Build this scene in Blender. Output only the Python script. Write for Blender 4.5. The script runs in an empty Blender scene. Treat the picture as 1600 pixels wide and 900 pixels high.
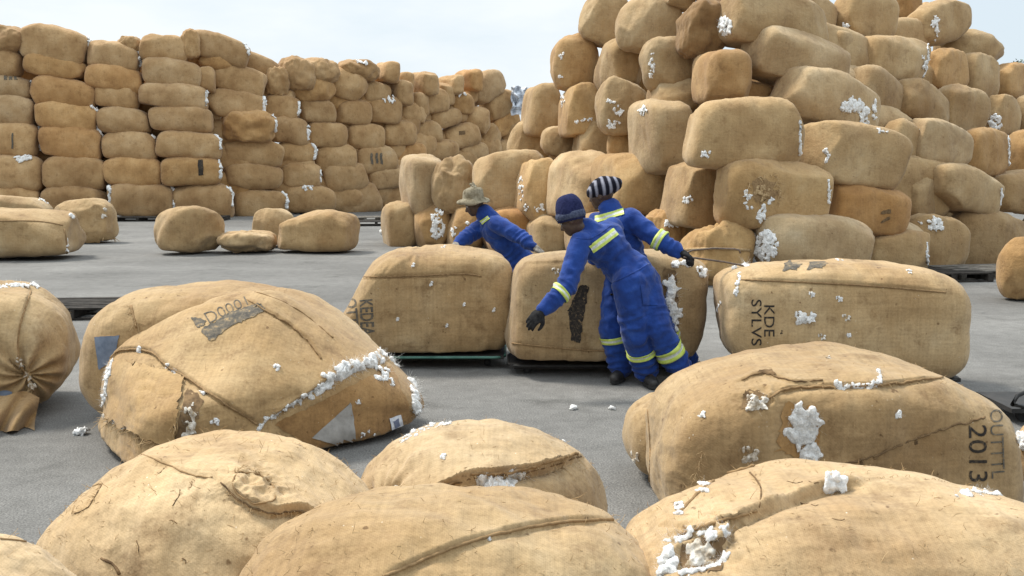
import bpy, bmesh, math, random
import numpy as np
from mathutils import Vector, Matrix, Euler, noise
from mathutils.bvhtree import BVHTree

R = math.radians
scene = bpy.context.scene
col = scene.collection
rng = random.Random(11)

# ------------------------------------------------------------------ camera
CAM_H, F, PITCH = 1.70, 1500.0, 7.0
cam_d = bpy.data.cameras.new('camera')
cam_d.sensor_width = 36.0
cam_d.lens = 36.0 * F / 1600.0
cam_d.clip_start, cam_d.clip_end = 0.05, 2000
cam = bpy.data.objects.new('camera', cam_d)
col.objects.link(cam)
cam.location = (0, 0, CAM_H)
cam.rotation_euler = (R(90 - PITCH), 0, 0)
scene.camera = cam

# ------------------------------------------------------------------ sky and sun (bright overcast)
SUN_EL, SUN_AZ = 56.0, -62.0          # azimuth from +Y towards +X; the sun is behind the thin cloud, up and to the left
world = bpy.data.worlds.new('World')
scene.world = world
world.use_nodes = True
wn, wl = world.node_tree.nodes, world.node_tree.links
wn.clear()
w_out = wn.new('ShaderNodeOutputWorld')
w_bg = wn.new('ShaderNodeBackground')
w_bg.inputs['Strength'].default_value = 0.1
sky = wn.new('ShaderNodeTexSky')
sky.sky_type = 'NISHITA'
sky.sun_disc = False
sky.sun_elevation = R(SUN_EL)
sky.sun_rotation = R(SUN_AZ)
sky.dust_density = 3.0
w_tc = wn.new('ShaderNodeTexCoord')
w_map = wn.new('ShaderNodeMapping')
w_map.inputs['Scale'].default_value = (1.2, 1.2, 4.0)
w_map.inputs['Location'].default_value = (0.3, 0.1, 0.35)
w_no = wn.new('ShaderNodeTexNoise')
w_no.inputs['Scale'].default_value = 1.6
w_no.inputs['Detail'].default_value = 7
w_no.inputs['Roughness'].default_value = 0.55
w_ramp = wn.new('ShaderNodeValToRGB')
w_ramp.color_ramp.elements[0].position = 0.38
w_ramp.color_ramp.elements[0].color = (0.84, 0.84, 0.84, 1)
w_ramp.color_ramp.elements[1].position = 0.62
w_ramp.color_ramp.elements[1].color = (1.0, 1.0, 1.0, 1)
w_mix = wn.new('ShaderNodeMix')
w_mix.data_type = 'RGBA'
w_cl = wn.new('ShaderNodeMix')
w_cl.data_type = 'RGBA'
w_cl.inputs['A'].default_value = (7.2, 8.2, 8.9, 1)
w_cl.inputs['B'].default_value = (8.3, 8.8, 9.1, 1)
wl.new(w_tc.outputs['Generated'], w_map.inputs['Vector'])
wl.new(w_map.outputs['Vector'], w_no.inputs['Vector'])
wl.new(w_no.outputs['Fac'], w_ramp.inputs['Fac'])
wl.new(w_ramp.outputs['Color'], w_mix.inputs['Factor'])
w_r2 = wn.new('ShaderNodeMapRange')
w_r2.inputs['From Min'].default_value = 0.40
w_r2.inputs['From Max'].default_value = 0.60
wl.new(w_no.outputs['Fac'], w_r2.inputs['Value'])
wl.new(w_r2.outputs['Result'], w_cl.inputs['Factor'])
wl.new(sky.outputs['Color'], w_mix.inputs['A'])
wl.new(w_cl.outputs['Result'], w_mix.inputs['B'])
w_sep = wn.new('ShaderNodeSeparateXYZ')
w_mr = wn.new('ShaderNodeMapRange')
w_mr.inputs['From Min'].default_value = 0.25
w_mr.inputs['From Max'].default_value = 1.0
w_mr.inputs['To Min'].default_value = 1.0
w_mr.inputs['To Max'].default_value = 1.9
w_mul = wn.new('ShaderNodeVectorMath')
w_mul.operation = 'SCALE'
wl.new(w_tc.outputs['Generated'], w_sep.inputs['Vector'])
wl.new(w_sep.outputs['Z'], w_mr.inputs['Value'])
wl.new(w_mix.outputs['Result'], w_mul.inputs[0])
wl.new(w_mr.outputs['Result'], w_mul.inputs['Scale'])
wl.new(w_mul.outputs['Vector'], w_bg.inputs['Color'])
wl.new(w_bg.outputs['Background'], w_out.inputs['Surface'])

sun_d = bpy.data.lights.new('sun', 'SUN')
sun_d.energy = 3.7
sun_d.angle = R(12)
sun_d.color = (1.0, 0.95, 0.86)
sun = bpy.data.objects.new('sun', sun_d)
col.objects.link(sun)
_d = Vector((math.sin(R(SUN_AZ)) * math.cos(R(SUN_EL)), math.cos(R(SUN_AZ + 0)) * math.cos(R(SUN_EL)), math.sin(R(SUN_EL))))
sun.rotation_euler = _d.to_track_quat('Z', 'Y').to_euler()
sun.location = _d * 60

scene.view_settings.view_transform = 'Standard'
scene.view_settings.look = 'None'
scene.view_settings.exposure = 0.2
scene.view_settings.gamma = 1.0
scene.render.engine = 'CYCLES'
scene.cycles.use_denoising = True
scene.cycles.max_bounces = 6

# ------------------------------------------------------------------ pixel <-> world (1600 x 900 photograph)
CP, SP = math.cos(R(PITCH)), math.sin(R(PITCH))
RIGHT = np.array([1.0, 0, 0]); FWD = np.array([0, CP, -SP]); UPV = np.array([0, SP, CP])
CAMP = np.array([0, 0, CAM_H])

def ray(px, py):
    return RIGHT * ((px - 800) / F) + FWD + UPV * ((450 - py) / F)

def at(px, py, D):
    return CAMP + ray(px, py) * D

def ground(px, py, z=0.0):
    r = ray(px, py)
    return CAMP + r * ((z - CAM_H) / r[2])

def proj(co):
    d = co - CAMP
    z = d @ FWD
    return 800 + F * (d @ RIGHT) / z, 450 - F * (d @ UPV) / z, z

def ground_depth(py, z=0.0):
    r = ray(800, py)
    return (z - CAM_H) / r[2]

# ------------------------------------------------------------------ object helpers
def tag(o, label, cat, group=None, kind=None):
    if label: o['label'] = label
    if cat: o['category'] = cat
    if group: o['group'] = group
    if kind: o['kind'] = kind
    return o

def mesh_obj(name, verts, faces, mat, parent=None, smooth=True, mats=None, fmat=None):
    """world-space verts; a top-level mesh gets its origin at the base of its own bounds"""
    v = np.asarray(verts, dtype=np.float64)
    base = np.zeros(3)
    if parent is None:
        base = np.array([(v[:, 0].min() + v[:, 0].max()) / 2, (v[:, 1].min() + v[:, 1].max()) / 2, v[:, 2].min()])
    me = bpy.data.meshes.new(name)
    me.from_pydata((v - base).tolist(), [], faces)
    for m in (mats or [mat]):
        me.materials.append(m)
    if fmat is not None:
        me.polygons.foreach_set('material_index', fmat)
    if smooth:
        me.polygons.foreach_set('use_smooth', [True] * len(me.polygons))
    me.update()
    o = bpy.data.objects.new(name, me)
    col.objects.link(o)
    o.location = base
    if parent is not None:
        o.parent = parent
        pm = Matrix.Translation(parent.location) if parent.parent is None else world_of(parent)
        o.matrix_parent_inverse = pm.inverted()
    return o

def world_of(o):
    if o.parent is None:
        return Matrix.Translation(o.location)
    return world_of(o.parent) @ o.matrix_parent_inverse @ o.matrix_basis

def empty(name, loc):
    o = bpy.data.objects.new(name, None)
    o.empty_display_size = 0.1
    o.location = loc
    col.objects.link(o)
    return o

class MB:
    """collects geometry for one mesh"""
    def __init__(s): s.v, s.f = [], []
    def add(s, v, f):
        k = len(s.v)
        s.v.extend([tuple(x) for x in v]); s.f.extend([tuple(i + k for i in q) for q in f])
        return s
    def box(s, c, d, rot=0.0):
        c = np.array(c); h = np.array(d) / 2
        cs, sn = math.cos(rot), math.sin(rot)
        vs = []
        for x in (-1, 1):
            for y in (-1, 1):
                for z in (-1, 1):
                    X, Y = x * h[0], y * h[1]
                    vs.append((c[0] + X * cs - Y * sn, c[1] + X * sn + Y * cs, c[2] + z * h[2]))
        return s.add(vs, [(0, 1, 3, 2), (4, 6, 7, 5), (0, 4, 5, 1), (2, 3, 7, 6), (0, 2, 6, 4), (1, 5, 7, 3)])
    def tube(s, pts, r, n=8):
        pts = [np.array(p, float) for p in pts]
        k = len(pts)
        rr = r if hasattr(r, '__len__') else [r] * k
        vs, fs = [], []
        up = np.array([0.13, 0.31, 0.94])
        for i, p in enumerate(pts):
            t = pts[min(i + 1, k - 1)] - pts[max(i - 1, 0)]
            t = t / (np.linalg.norm(t) + 1e-9)
            a = np.cross(t, up); a /= np.linalg.norm(a) + 1e-9
            b = np.cross(t, a)
            for j in range(n):
                an = 2 * math.pi * j / n
                vs.append(p + (a * math.cos(an) + b * math.sin(an)) * rr[i])
        for i in range(k - 1):
            for j in range(n):
                j2 = (j + 1) % n
                fs.append((i * n + j, i * n + j2, (i + 1) * n + j2, (i + 1) * n + j))
        fs.append(tuple(range(n - 1, -1, -1))); fs.append(tuple(range((k - 1) * n, k * n)))
        return s.add(vs, fs)
    def ell(s, c, r, m=None, n=16, k=10):
        """ellipsoid; m is a 3x3 whose columns are the axes"""
        m = np.eye(3) if m is None else m
        vs, fs = [], []
        c = np.array(c, float); r = np.array(r, float)
        for i in range(k + 1):
            th = math.pi * i / k
            for j in range(n):
                ph = 2 * math.pi * j / n
                q = np.array([math.sin(th) * math.cos(ph), math.sin(th) * math.sin(ph), math.cos(th)]) * r
                vs.append(c + m @ q)
        for i in range(k):
            for j in range(n):
                j2 = (j + 1) % n
                fs.append((i * n + j, (i + 1) * n + j, (i + 1) * n + j2, i * n + j2))
        return s.add(vs, fs)
    def cap(s, a, b, ra, rb, n=14):
        """tapered capsule"""
        a = np.array(a, float); b = np.array(b, float)
        t = b - a; L = np.linalg.norm(t) + 1e-9; t /= L
        prof = []
        for i in range(5):
            an = math.pi / 2 * (1 - i / 4.0)
            prof.append((-math.sin(an) * ra, max(math.cos(an) * ra, 1e-4)))
        for i in range(5):
            an = math.pi / 2 * i / 4.0
            prof.append((L + math.sin(an) * rb, max(math.cos(an) * rb, 1e-4)))
        up = np.array([0.2, 0.3, 0.9]) if abs(t[2]) < 0.9 else np.array([1.0, 0, 0])
        x = np.cross(t, up); x /= np.linalg.norm(x); y = np.cross(t, x)
        vs, fs = [], []
        for h, r_ in prof:
            for j in range(n):
                an = 2 * math.pi * j / n
                vs.append(a + t * h + (x * math.cos(an) + y * math.sin(an)) * r_)
        k = len(prof)
        for i in range(k - 1):
            for j in range(n):
                j2 = (j + 1) % n
                fs.append((i * n + j, i * n + j2, (i + 1) * n + j2, (i + 1) * n + j))
        fs.append(tuple(range(n - 1, -1, -1))); fs.append(tuple(range((k - 1) * n, k * n)))
        return s.add(vs, fs)
    def build(s, name, mat, parent=None, smooth=False):
        return mesh_obj(name, s.v, s.f, mat, parent, smooth)

# ------------------------------------------------------------------ materials
def new_mat(name, rough=0.85, base=(0.5, 0.5, 0.5), spec=0.3):
    m = bpy.data.materials.new(name)
    m.use_nodes = True
    b = m.node_tree.nodes['Principled BSDF']
    b.inputs['Base Color'].default_value = (*base, 1)
    b.inputs['Roughness'].default_value = rough
    b.inputs['Specular IOR Level'].default_value = spec
    return m, m.node_tree.nodes, m.node_tree.links, b

def N(nodes, typ, **kw):
    n = nodes.new(typ)
    for k, v in kw.items():
        if k in n.inputs: n.inputs[k].default_value = v
        else: setattr(n, k, v)
    return n

def ramp(nodes, stops):
    r = nodes.new('ShaderNodeValToRGB')
    e = r.color_ramp.elements
    while len(e) < len(stops): e.new(0.5)
    for i, (p, c) in enumerate(stops):
        e[i].position = p
        e[i].color = (*c, 1) if len(c) == 3 else c
    return r

def mixc(nodes, links, fac, a, b, mode='MIX'):
    m = nodes.new('ShaderNodeMix'); m.data_type = 'RGBA'; m.blend_type = mode
    for sock, v in (('Factor', fac), ('A', a), ('B', b)):
        if hasattr(v, 'links') or hasattr(v, 'is_linked'): links.new(v, m.inputs[sock])
        elif isinstance(v, (int, float)): m.inputs[sock].default_value = v
        else: m.inputs[sock].default_value = (*v, 1) if len(v) == 3 else v
    return m.outputs['Result']

def burlap(name, fine):
    m, n, l, b = new_mat(name, 0.92, spec=0.15)
    tc = N(n, 'ShaderNodeTexCoord'); oi = N(n, 'ShaderNodeObjectInfo')
    off = N(n, 'ShaderNodeVectorMath', operation='SCALE'); off.inputs[0].default_value = (37, 53, 71)
    l.new(oi.outputs['Random'], off.inputs['Scale'])
    add = N(n, 'ShaderNodeVectorMath', operation='ADD')
    l.new(tc.outputs['Object'], add.inputs[0]); l.new(off.outputs[0], add.inputs[1])
    v = add.outputs[0]
    big = N(n, 'ShaderNodeTexNoise', Scale=1.3, Detail=4.0, Roughness=0.6); l.new(v, big.inputs['Vector'])
    st = N(n, 'ShaderNodeTexNoise', Scale=5.0, Detail=6.0, Roughness=0.7); l.new(v, st.inputs['Vector'])
    gr = N(n, 'ShaderNodeTexNoise', Scale=60.0 if fine else 30.0, Detail=4.0, Roughness=0.75); l.new(v, gr.inputs['Vector'])
    fl = N(n, 'ShaderNodeTexNoise', Scale=23.0, Detail=2.0, Roughness=0.5); l.new(v, fl.inputs['Vector'])
    c0 = ramp(n, [(0.30, (0.300, 0.184, 0.082)), (0.5, (0.400, 0.267, 0.131)), (0.66, (0.478, 0.340, 0.184)), (0.80, (0.530, 0.410, 0.255))]); l.new(big.outputs['Fac'], c0.inputs['Fac'])
    dirt = ramp(n, [(0.30, (0.50, 0.43, 0.36)), (0.46, (1, 1, 1)), (0.7, (1.06, 1.04, 1.0))]); l.new(st.outputs['Fac'], dirt.inputs['Fac'])
    c1 = mixc(n, l, 0.75 if fine else 0.55, c0.outputs['Color'], dirt.outputs['Color'], 'MULTIPLY')
    grr = ramp(n, [(0.30, (0.76, 0.74, 0.70)), (0.55, (1, 1, 1)), (0.8, (1.1, 1.1, 1.1))]); l.new(gr.outputs['Fac'], grr.inputs['Fac'])
    c2 = mixc(n, l, 0.8 if fine else 0.45, c1, grr.outputs['Color'], 'MULTIPLY')
    flr = ramp(n, [(0.24, (0.35, 0.28, 0.22)), (0.30, (1, 1, 1))]); l.new(fl.outputs['Fac'], flr.inputs['Fac'])
    c3 = mixc(n, l, 0.8 if fine else 0.55, c2, flr.outputs['Color'], 'MULTIPLY')
    c4 = mixc(n, l, 1.0, c3, oi.outputs['Color'], 'MULTIPLY')
    # streaks along warp and weft
    for sc_ in ((2.0, 55.0, 55.0), (55.0, 2.5, 2.5)):
        mp = N(n, 'ShaderNodeMapping'); mp.inputs['Scale'].default_value = sc_; l.new(v, mp.inputs['Vector'])
        sn = N(n, 'ShaderNodeTexNoise', Scale=1.0, Detail=3.0, Roughness=0.6); l.new(mp.outputs['Vector'], sn.inputs['Vector'])
        sr = ramp(n, [(0.32, (0.80, 0.79, 0.77)), (0.52, (1, 1, 1)), (0.7, (1.10, 1.10, 1.09))]); l.new(sn.outputs['Fac'], sr.inputs['Fac'])
        c4 = mixc(n, l, 0.5 if fine else 0.35, c4, sr.outputs['Color'], 'MULTIPLY')
    if fine:
        # the weave: warp and weft threads a few millimetres apart, fading in and out
        wv = N(n, 'ShaderNodeTexWave', wave_type='BANDS', bands_direction='X', Scale=55.0, Distortion=3.5, Detail=2.0); wv.inputs['Detail Scale'].default_value = 0.6
        ww = N(n, 'ShaderNodeTexWave', wave_type='BANDS', bands_direction='DIAGONAL', Scale=48.0, Distortion=3.5, Detail=2.0); ww.inputs['Detail Scale'].default_value = 0.6
        l.new(v, wv.inputs['Vector']); l.new(v, ww.inputs['Vector'])
        wmul = mixc(n, l, 0.5, wv.outputs['Color'], ww.outputs['Color'])
        wr = ramp(n, [(0.2, (0.86, 0.85, 0.83)), (0.6, (1.02, 1.02, 1.02))]); l.new(wmul, wr.inputs['Fac'])
        c4 = mixc(n, l, 0.55, c4, wr.outputs['Color'], 'MULTIPLY')
        # paler seed and lint specks, darker straw
        sp = N(n, 'ShaderNodeTexVoronoi', Scale=34.0, feature='F1'); l.new(v, sp.inputs['Vector'])
        spr = ramp(n, [(0.06, (1, 1, 1)), (0.11, (0, 0, 0))]); l.new(sp.outputs['Distance'], spr.inputs['Fac'])
        spm = N(n, 'ShaderNodeMath', operation='MULTIPLY'); l.new(spr.outputs['Color'], spm.inputs[0])
        sel = ramp(n, [(0.56, (0, 0, 0)), (0.62, (1, 1, 1))]); l.new(st.outputs['Fac'], sel.inputs['Fac']); l.new(sel.outputs['Color'], spm.inputs[1])
        c4 = mixc(n, l, spm.outputs[0], c4, (0.70, 0.62, 0.50))
    l.new(c4, b.inputs['Base Color'])
    b1 = N(n, 'ShaderNodeBump', Strength=0.5, Distance=0.05 if not fine else 0.018); l.new(st.outputs['Fac'], b1.inputs['Height'])
    b2 = N(n, 'ShaderNodeBump', Strength=0.35, Distance=0.012 if not fine else 0.005); l.new(gr.outputs['Fac'], b2.inputs['Height'])
    l.new(b1.outputs['Normal'], b2.inputs['Normal'])
    l.new(b2.outputs['Normal'], b.inputs['Normal'])
    b.inputs['Sheen Weight'].default_value = 0.12
    b.inputs['Sheen Roughness'].default_value = 0.6
    return m

M = {}
M['burlap'] = burlap('burlap_sacking', False)
M['burlap_near'] = burlap('burlap_sacking_close', True)

def simple_noise_mat(name, c1, c2, scale, rough=0.9, bump=0.3, bdist=0.01, spec=0.2, detail=5.0, lo=0.35, hi=0.65):
    m, n, l, b = new_mat(name, rough, spec=spec)
    tc = N(n, 'ShaderNodeTexCoord')
    no = N(n, 'ShaderNodeTexNoise', Scale=scale, Detail=detail, Roughness=0.65)
    l.new(tc.outputs['Object'], no.inputs['Vector'])
    r = ramp(n, [(lo, c1), (hi, c2)]); l.new(no.outputs['Fac'], r.inputs['Fac'])
    l.new(r.outputs['Color'], b.inputs['Base Color'])
    if bump:
        bp = N(n, 'ShaderNodeBump', Strength=bump, Distance=bdist); l.new(no.outputs['Fac'], bp.inputs['Height'])
        l.new(bp.outputs['Normal'], b.inputs['Normal'])
    return m

M['cotton'] = simple_noise_mat('raw_cotton', (0.74, 0.725, 0.69), (0.88, 0.875, 0.86), 55.0, 1.0, 0.9, 0.02, 0.05)
M['cotton'].node_tree.nodes['Principled BSDF'].inputs['Subsurface Weight'].default_value = 0.7
M['cotton'].node_tree.nodes['Principled BSDF'].inputs['Subsurface Radius'].default_value = (0.02, 0.02, 0.02)
M['cotton'].node_tree.nodes['Principled BSDF'].inputs['Subsurface Scale'].default_value = 1.0
M['cotton_dirty'] = simple_noise_mat('soiled_cotton', (0.30, 0.22, 0.13), (0.80, 0.77, 0.71), 26.0, 1.0, 0.7, 0.012, 0.05)
M['seam'] = simple_noise_mat('jute_seam', (0.20, 0.125, 0.06), (0.34, 0.22, 0.11), 40.0)
M['thread'] = simple_noise_mat('jute_thread', (0.30, 0.19, 0.09), (0.50, 0.36, 0.20), 30.0)
M['tear'] = simple_noise_mat('torn_burlap', (0.09, 0.055, 0.028), (0.22, 0.14, 0.07), 22.0)
M['patch_grey'] = simple_noise_mat('grey_patch_cloth', (0.27, 0.255, 0.235), (0.38, 0.36, 0.335), 14.0, 0.85)
M['patch_blue'] = simple_noise_mat('blue_grey_patch_cloth', (0.10, 0.125, 0.17), (0.19, 0.22, 0.275), 11.0, 0.8)
M['paper'] = simple_noise_mat('paper_tag', (0.50, 0.52, 0.58), (0.78, 0.79, 0.82), 30.0, 0.7, 0.1)
M['ink_print'] = simple_noise_mat('tag_print', (0.12, 0.14, 0.22), (0.2, 0.22, 0.3), 30.0, 0.7, 0.0)
M['flap'] = burlap('burlap_flap', True)

def ink():
    m, n, l, b = new_mat('stencil_ink', 0.9, spec=0.1)
    tc = N(n, 'ShaderNodeTexCoord')
    no = N(n, 'ShaderNodeTexNoise', Scale=42.0, Detail=5.0, Roughness=0.75); l.new(tc.outputs['Object'], no.inputs['Vector'])
    r = ramp(n, [(0.44, (0.030, 0.026, 0.024)), (0.58, (0.060, 0.049, 0.038)), (0.67, (0.28, 0.185, 0.095))]); l.new(no.outputs['Fac'], r.inputs['Fac'])
    l.new(r.outputs['Color'], b.inputs['Base Color'])
    return m
M['ink'] = ink()
def ink_faded():
    m, n, l, b = new_mat('faded_grey_ink', 0.9, spec=0.1)
    tc = N(n, 'ShaderNodeTexCoord')
    no = N(n, 'ShaderNodeTexNoise', Scale=26.0, Detail=6.0, Roughness=0.75); l.new(tc.outputs['Object'], no.inputs['Vector'])
    r = ramp(n, [(0.40, (0.080, 0.073, 0.064)), (0.55, (0.15, 0.128, 0.098)), (0.66, (0.36, 0.25, 0.13))]); l.new(no.outputs['Fac'], r.inputs['Fac'])
    l.new(r.outputs['Color'], b.inputs['Base Color'])
    return m
M['ink_faded'] = ink_faded()

def asphalt():
    m, n, l, b = new_mat('dusty_asphalt', 0.9, spec=0.25)
    tc = N(n, 'ShaderNodeTexCoord')
    mp = N(n, 'ShaderNodeMapping'); mp.inputs['Scale'].default_value = (0.8, 1.2, 1)
    l.new(tc.outputs['Object'], mp.inputs['Vector'])
    big = N(n, 'ShaderNodeTexNoise', Scale=0.35, Detail=6.0, Roughness=0.6); l.new(mp.outputs['Vector'], big.inputs['Vector'])
    mid = N(n, 'ShaderNodeTexNoise', Scale=7.0, Detail=6.0, Roughness=0.7); l.new(tc.outputs['Object'], mid.inputs['Vector'])
    fin = N(n, 'ShaderNodeTexNoise', Scale=95.0, Detail=3.0, Roughness=0.8); l.new(tc.outputs['Object'], fin.inputs['Vector'])
    vor = N(n, 'ShaderNodeTexVoronoi', Scale=70.0); l.new(tc.outputs['Object'], vor.inputs['Vector'])
    c = ramp(n, [(0.32, (0.128, 0.124, 0.117)), (0.5, (0.172, 0.167, 0.158)), (0.68, (0.222, 0.216, 0.204))]); l.new(big.outputs['Fac'], c.inputs['Fac'])
    cm = ramp(n, [(0.3, (0.80, 0.80, 0.80)), (0.7, (1.12, 1.12, 1.12))]); l.new(mid.outputs['Fac'], cm.inputs['Fac'])
    cf = ramp(n, [(0.30, (0.36, 0.36, 0.36)), (0.52, (1, 1, 1)), (0.72, (1.65, 1.63, 1.6))]); l.new(fin.outputs['Fac'], cf.inputs['Fac'])
    x = mixc(n, l, 1.0, c.outputs['Color'], cm.outputs['Color'], 'MULTIPLY')
    x = mixc(n, l, 1.0, x, cf.outputs['Color'], 'MULTIPLY')
    sn = N(n, 'ShaderNodeTexNoise', Scale=1.1, Detail=8.0, Roughness=0.7, Distortion=0.6); l.new(tc.outputs['Object'], sn.inputs['Vector'])
    sr = ramp(n, [(0.30, (0.60, 0.60, 0.59)), (0.44, (1, 1, 1)), (0.62, (1.0, 1.0, 1.0)), (0.74, (1.16, 1.15, 1.12))]); l.new(sn.outputs['Fac'], sr.inputs['Fac'])
    x = mixc(n, l, 0.9, x, sr.outputs['Color'], 'MULTIPLY')
    mp2 = N(n, 'ShaderNodeMapping'); mp2.inputs['Scale'].default_value = (0.35, 1.6, 1); mp2.inputs['Rotation'].default_value = (0, 0, R(7)); l.new(tc.outputs['Object'], mp2.inputs['Vector'])
    ty = N(n, 'ShaderNodeTexNoise', Scale=0.8, Detail=5.0, Roughness=0.6); l.new(mp2.outputs['Vector'], ty.inputs['Vector'])
    tr = ramp(n, [(0.36, (0.80, 0.80, 0.80)), (0.50, (1, 1, 1)), (0.66, (1.10, 1.10, 1.09))]); l.new(ty.outputs['Fac'], tr.inputs['Fac'])
    x = mixc(n, l, 0.30, x, tr.outputs['Color'], 'MULTIPLY')
    l.new(x, b.inputs['Base Color'])
    b1 = N(n, 'ShaderNodeBump', Strength=0.5, Distance=0.006); l.new(vor.outputs['Distance'], b1.inputs['Height'])
    b2 = N(n, 'ShaderNodeBump', Strength=0.4, Distance=0.02); l.new(mid.outputs['Fac'], b2.inputs['Height'])
    l.new(b1.outputs['Normal'], b2.inputs['Normal']); l.new(b2.outputs['Normal'], b.inputs['Normal'])
    return m
M['asphalt'] = asphalt()
M['wood_grey'] = simple_noise_mat('weathered_pallet_wood', (0.085, 0.075, 0.062), (0.22, 0.20, 0.175), 9.0, 0.9, 0.5)
M['wood_dark'] = simple_noise_mat('dark_pallet_wood', (0.018, 0.016, 0.014), (0.055, 0.047, 0.040), 9.0, 0.9, 0.5)
M['steel_dark'] = simple_noise_mat('blackened_steel', (0.012, 0.012, 0.012), (0.035, 0.032, 0.03), 12.0, 0.6, 0.2, spec=0.4)
M['steel_green'] = simple_noise_mat('worn_green_paint', (0.03, 0.11, 0.085), (0.10, 0.24, 0.19), 8.0, 0.45, 0.15, spec=0.5)
M['iron'] = simple_noise_mat('rusty_iron_rod', (0.06, 0.045, 0.035), (0.16, 0.11, 0.08), 30.0, 0.6, 0.2, spec=0.5)
M['rubber'] = simple_noise_mat('black_rubber', (0.012, 0.012, 0.012), (0.03, 0.03, 0.03), 20.0, 0.8, 0.2)
M['plastic'] = simple_noise_mat('white_plastic_sheet', (0.55, 0.60, 0.68), (0.82, 0.84, 0.88), 6.0, 0.35, 0.5, 0.05, spec=0.5)
# ------------------------------------------------------------------ bale shapes
def cube_grid(nx, ny, nz):
    """unit cube surface as a welded grid"""
    ax = [np.linspace(-1, 1, k + 1) for k in (nx, ny, nz)]
    idx, vs, fs = {}, [], []
    def vid(i, j, k):
        key = (i, j, k)
        if key not in idx:
            idx[key] = len(vs); vs.append((ax[0][i], ax[1][j], ax[2][k]))
        return idx[key]
    for i in range(nx):
        for j in range(ny):
            fs.append((vid(i, j, 0), vid(i, j + 1, 0), vid(i + 1, j + 1, 0), vid(i + 1, j, 0)))
            fs.append((vid(i, j, nz), vid(i + 1, j, nz), vid(i + 1, j + 1, nz), vid(i, j + 1, nz)))
        for k in range(nz):
            fs.append((vid(i, 0, k), vid(i + 1, 0, k), vid(i + 1, 0, k + 1), vid(i, 0, k + 1)))
            fs.append((vid(i, ny, k), vid(i, ny, k + 1), vid(i + 1, ny, k + 1), vid(i + 1, ny, k)))
    for j in range(ny):
        for k in range(nz):
            fs.append((vid(0, j, k), vid(0, j, k + 1), vid(0, j + 1, k + 1), vid(0, j + 1, k)))
            fs.append((vid(nx, j, k), vid(nx, j + 1, k), vid(nx, j + 1, k + 1), vid(nx, j, k + 1)))
    return np.array(vs), fs

_grid_cache = {}
def grid(nx, ny, nz):
    if (nx, ny, nz) not in _grid_cache:
        _grid_cache[(nx, ny, nz)] = cube_grid(nx, ny, nz)
    v, f = _grid_cache[(nx, ny, nz)]
    return v.copy(), f

def fbm(p, scale, seed, octs=2):
    out = np.zeros(len(p)); amp = 1.0
    for o in range(octs):
        s = scale * (2.1 ** o)
        q = p * s + np.array([seed * 3.17 + o * 9.1, seed * 1.73 - o * 4.3, seed * 0.91 + o * 2.7])
        out += amp * np.array([noise.noise(Vector(c)) for c in q])
        amp *= 0.5
    return out

STYLE = {  # L, T, H, pc, pe, bulge, sag, lump, wrinkle
    's': (2.0, 1.05, 0.92, 3.7, 7.5, 0.10, 0.14, 0.05, 0.014),
    'e': (0.95, 1.75, 0.95, 5.0, 4.8, 0.08, 0.07, 0.06, 0.014),
    'q': (1.5, 1.10, 0.95, 3.8, 5.2, 0.12, 0.10, 0.06, 0.014),
    'c': (1.1, 1.1, 0.95, 3.0, 3.3, 0.14, 0.14, 0.15, 0.045),
    't': (1.8, 1.1, 0.95, 2.7, 2.8, 0.28, 0.45, 0.07, 0.015),
    'd': (1.5, 1.2, 0.95, 3.6, 3.4, 0.18, 0.26, 0.06, 0.014),
}

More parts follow.
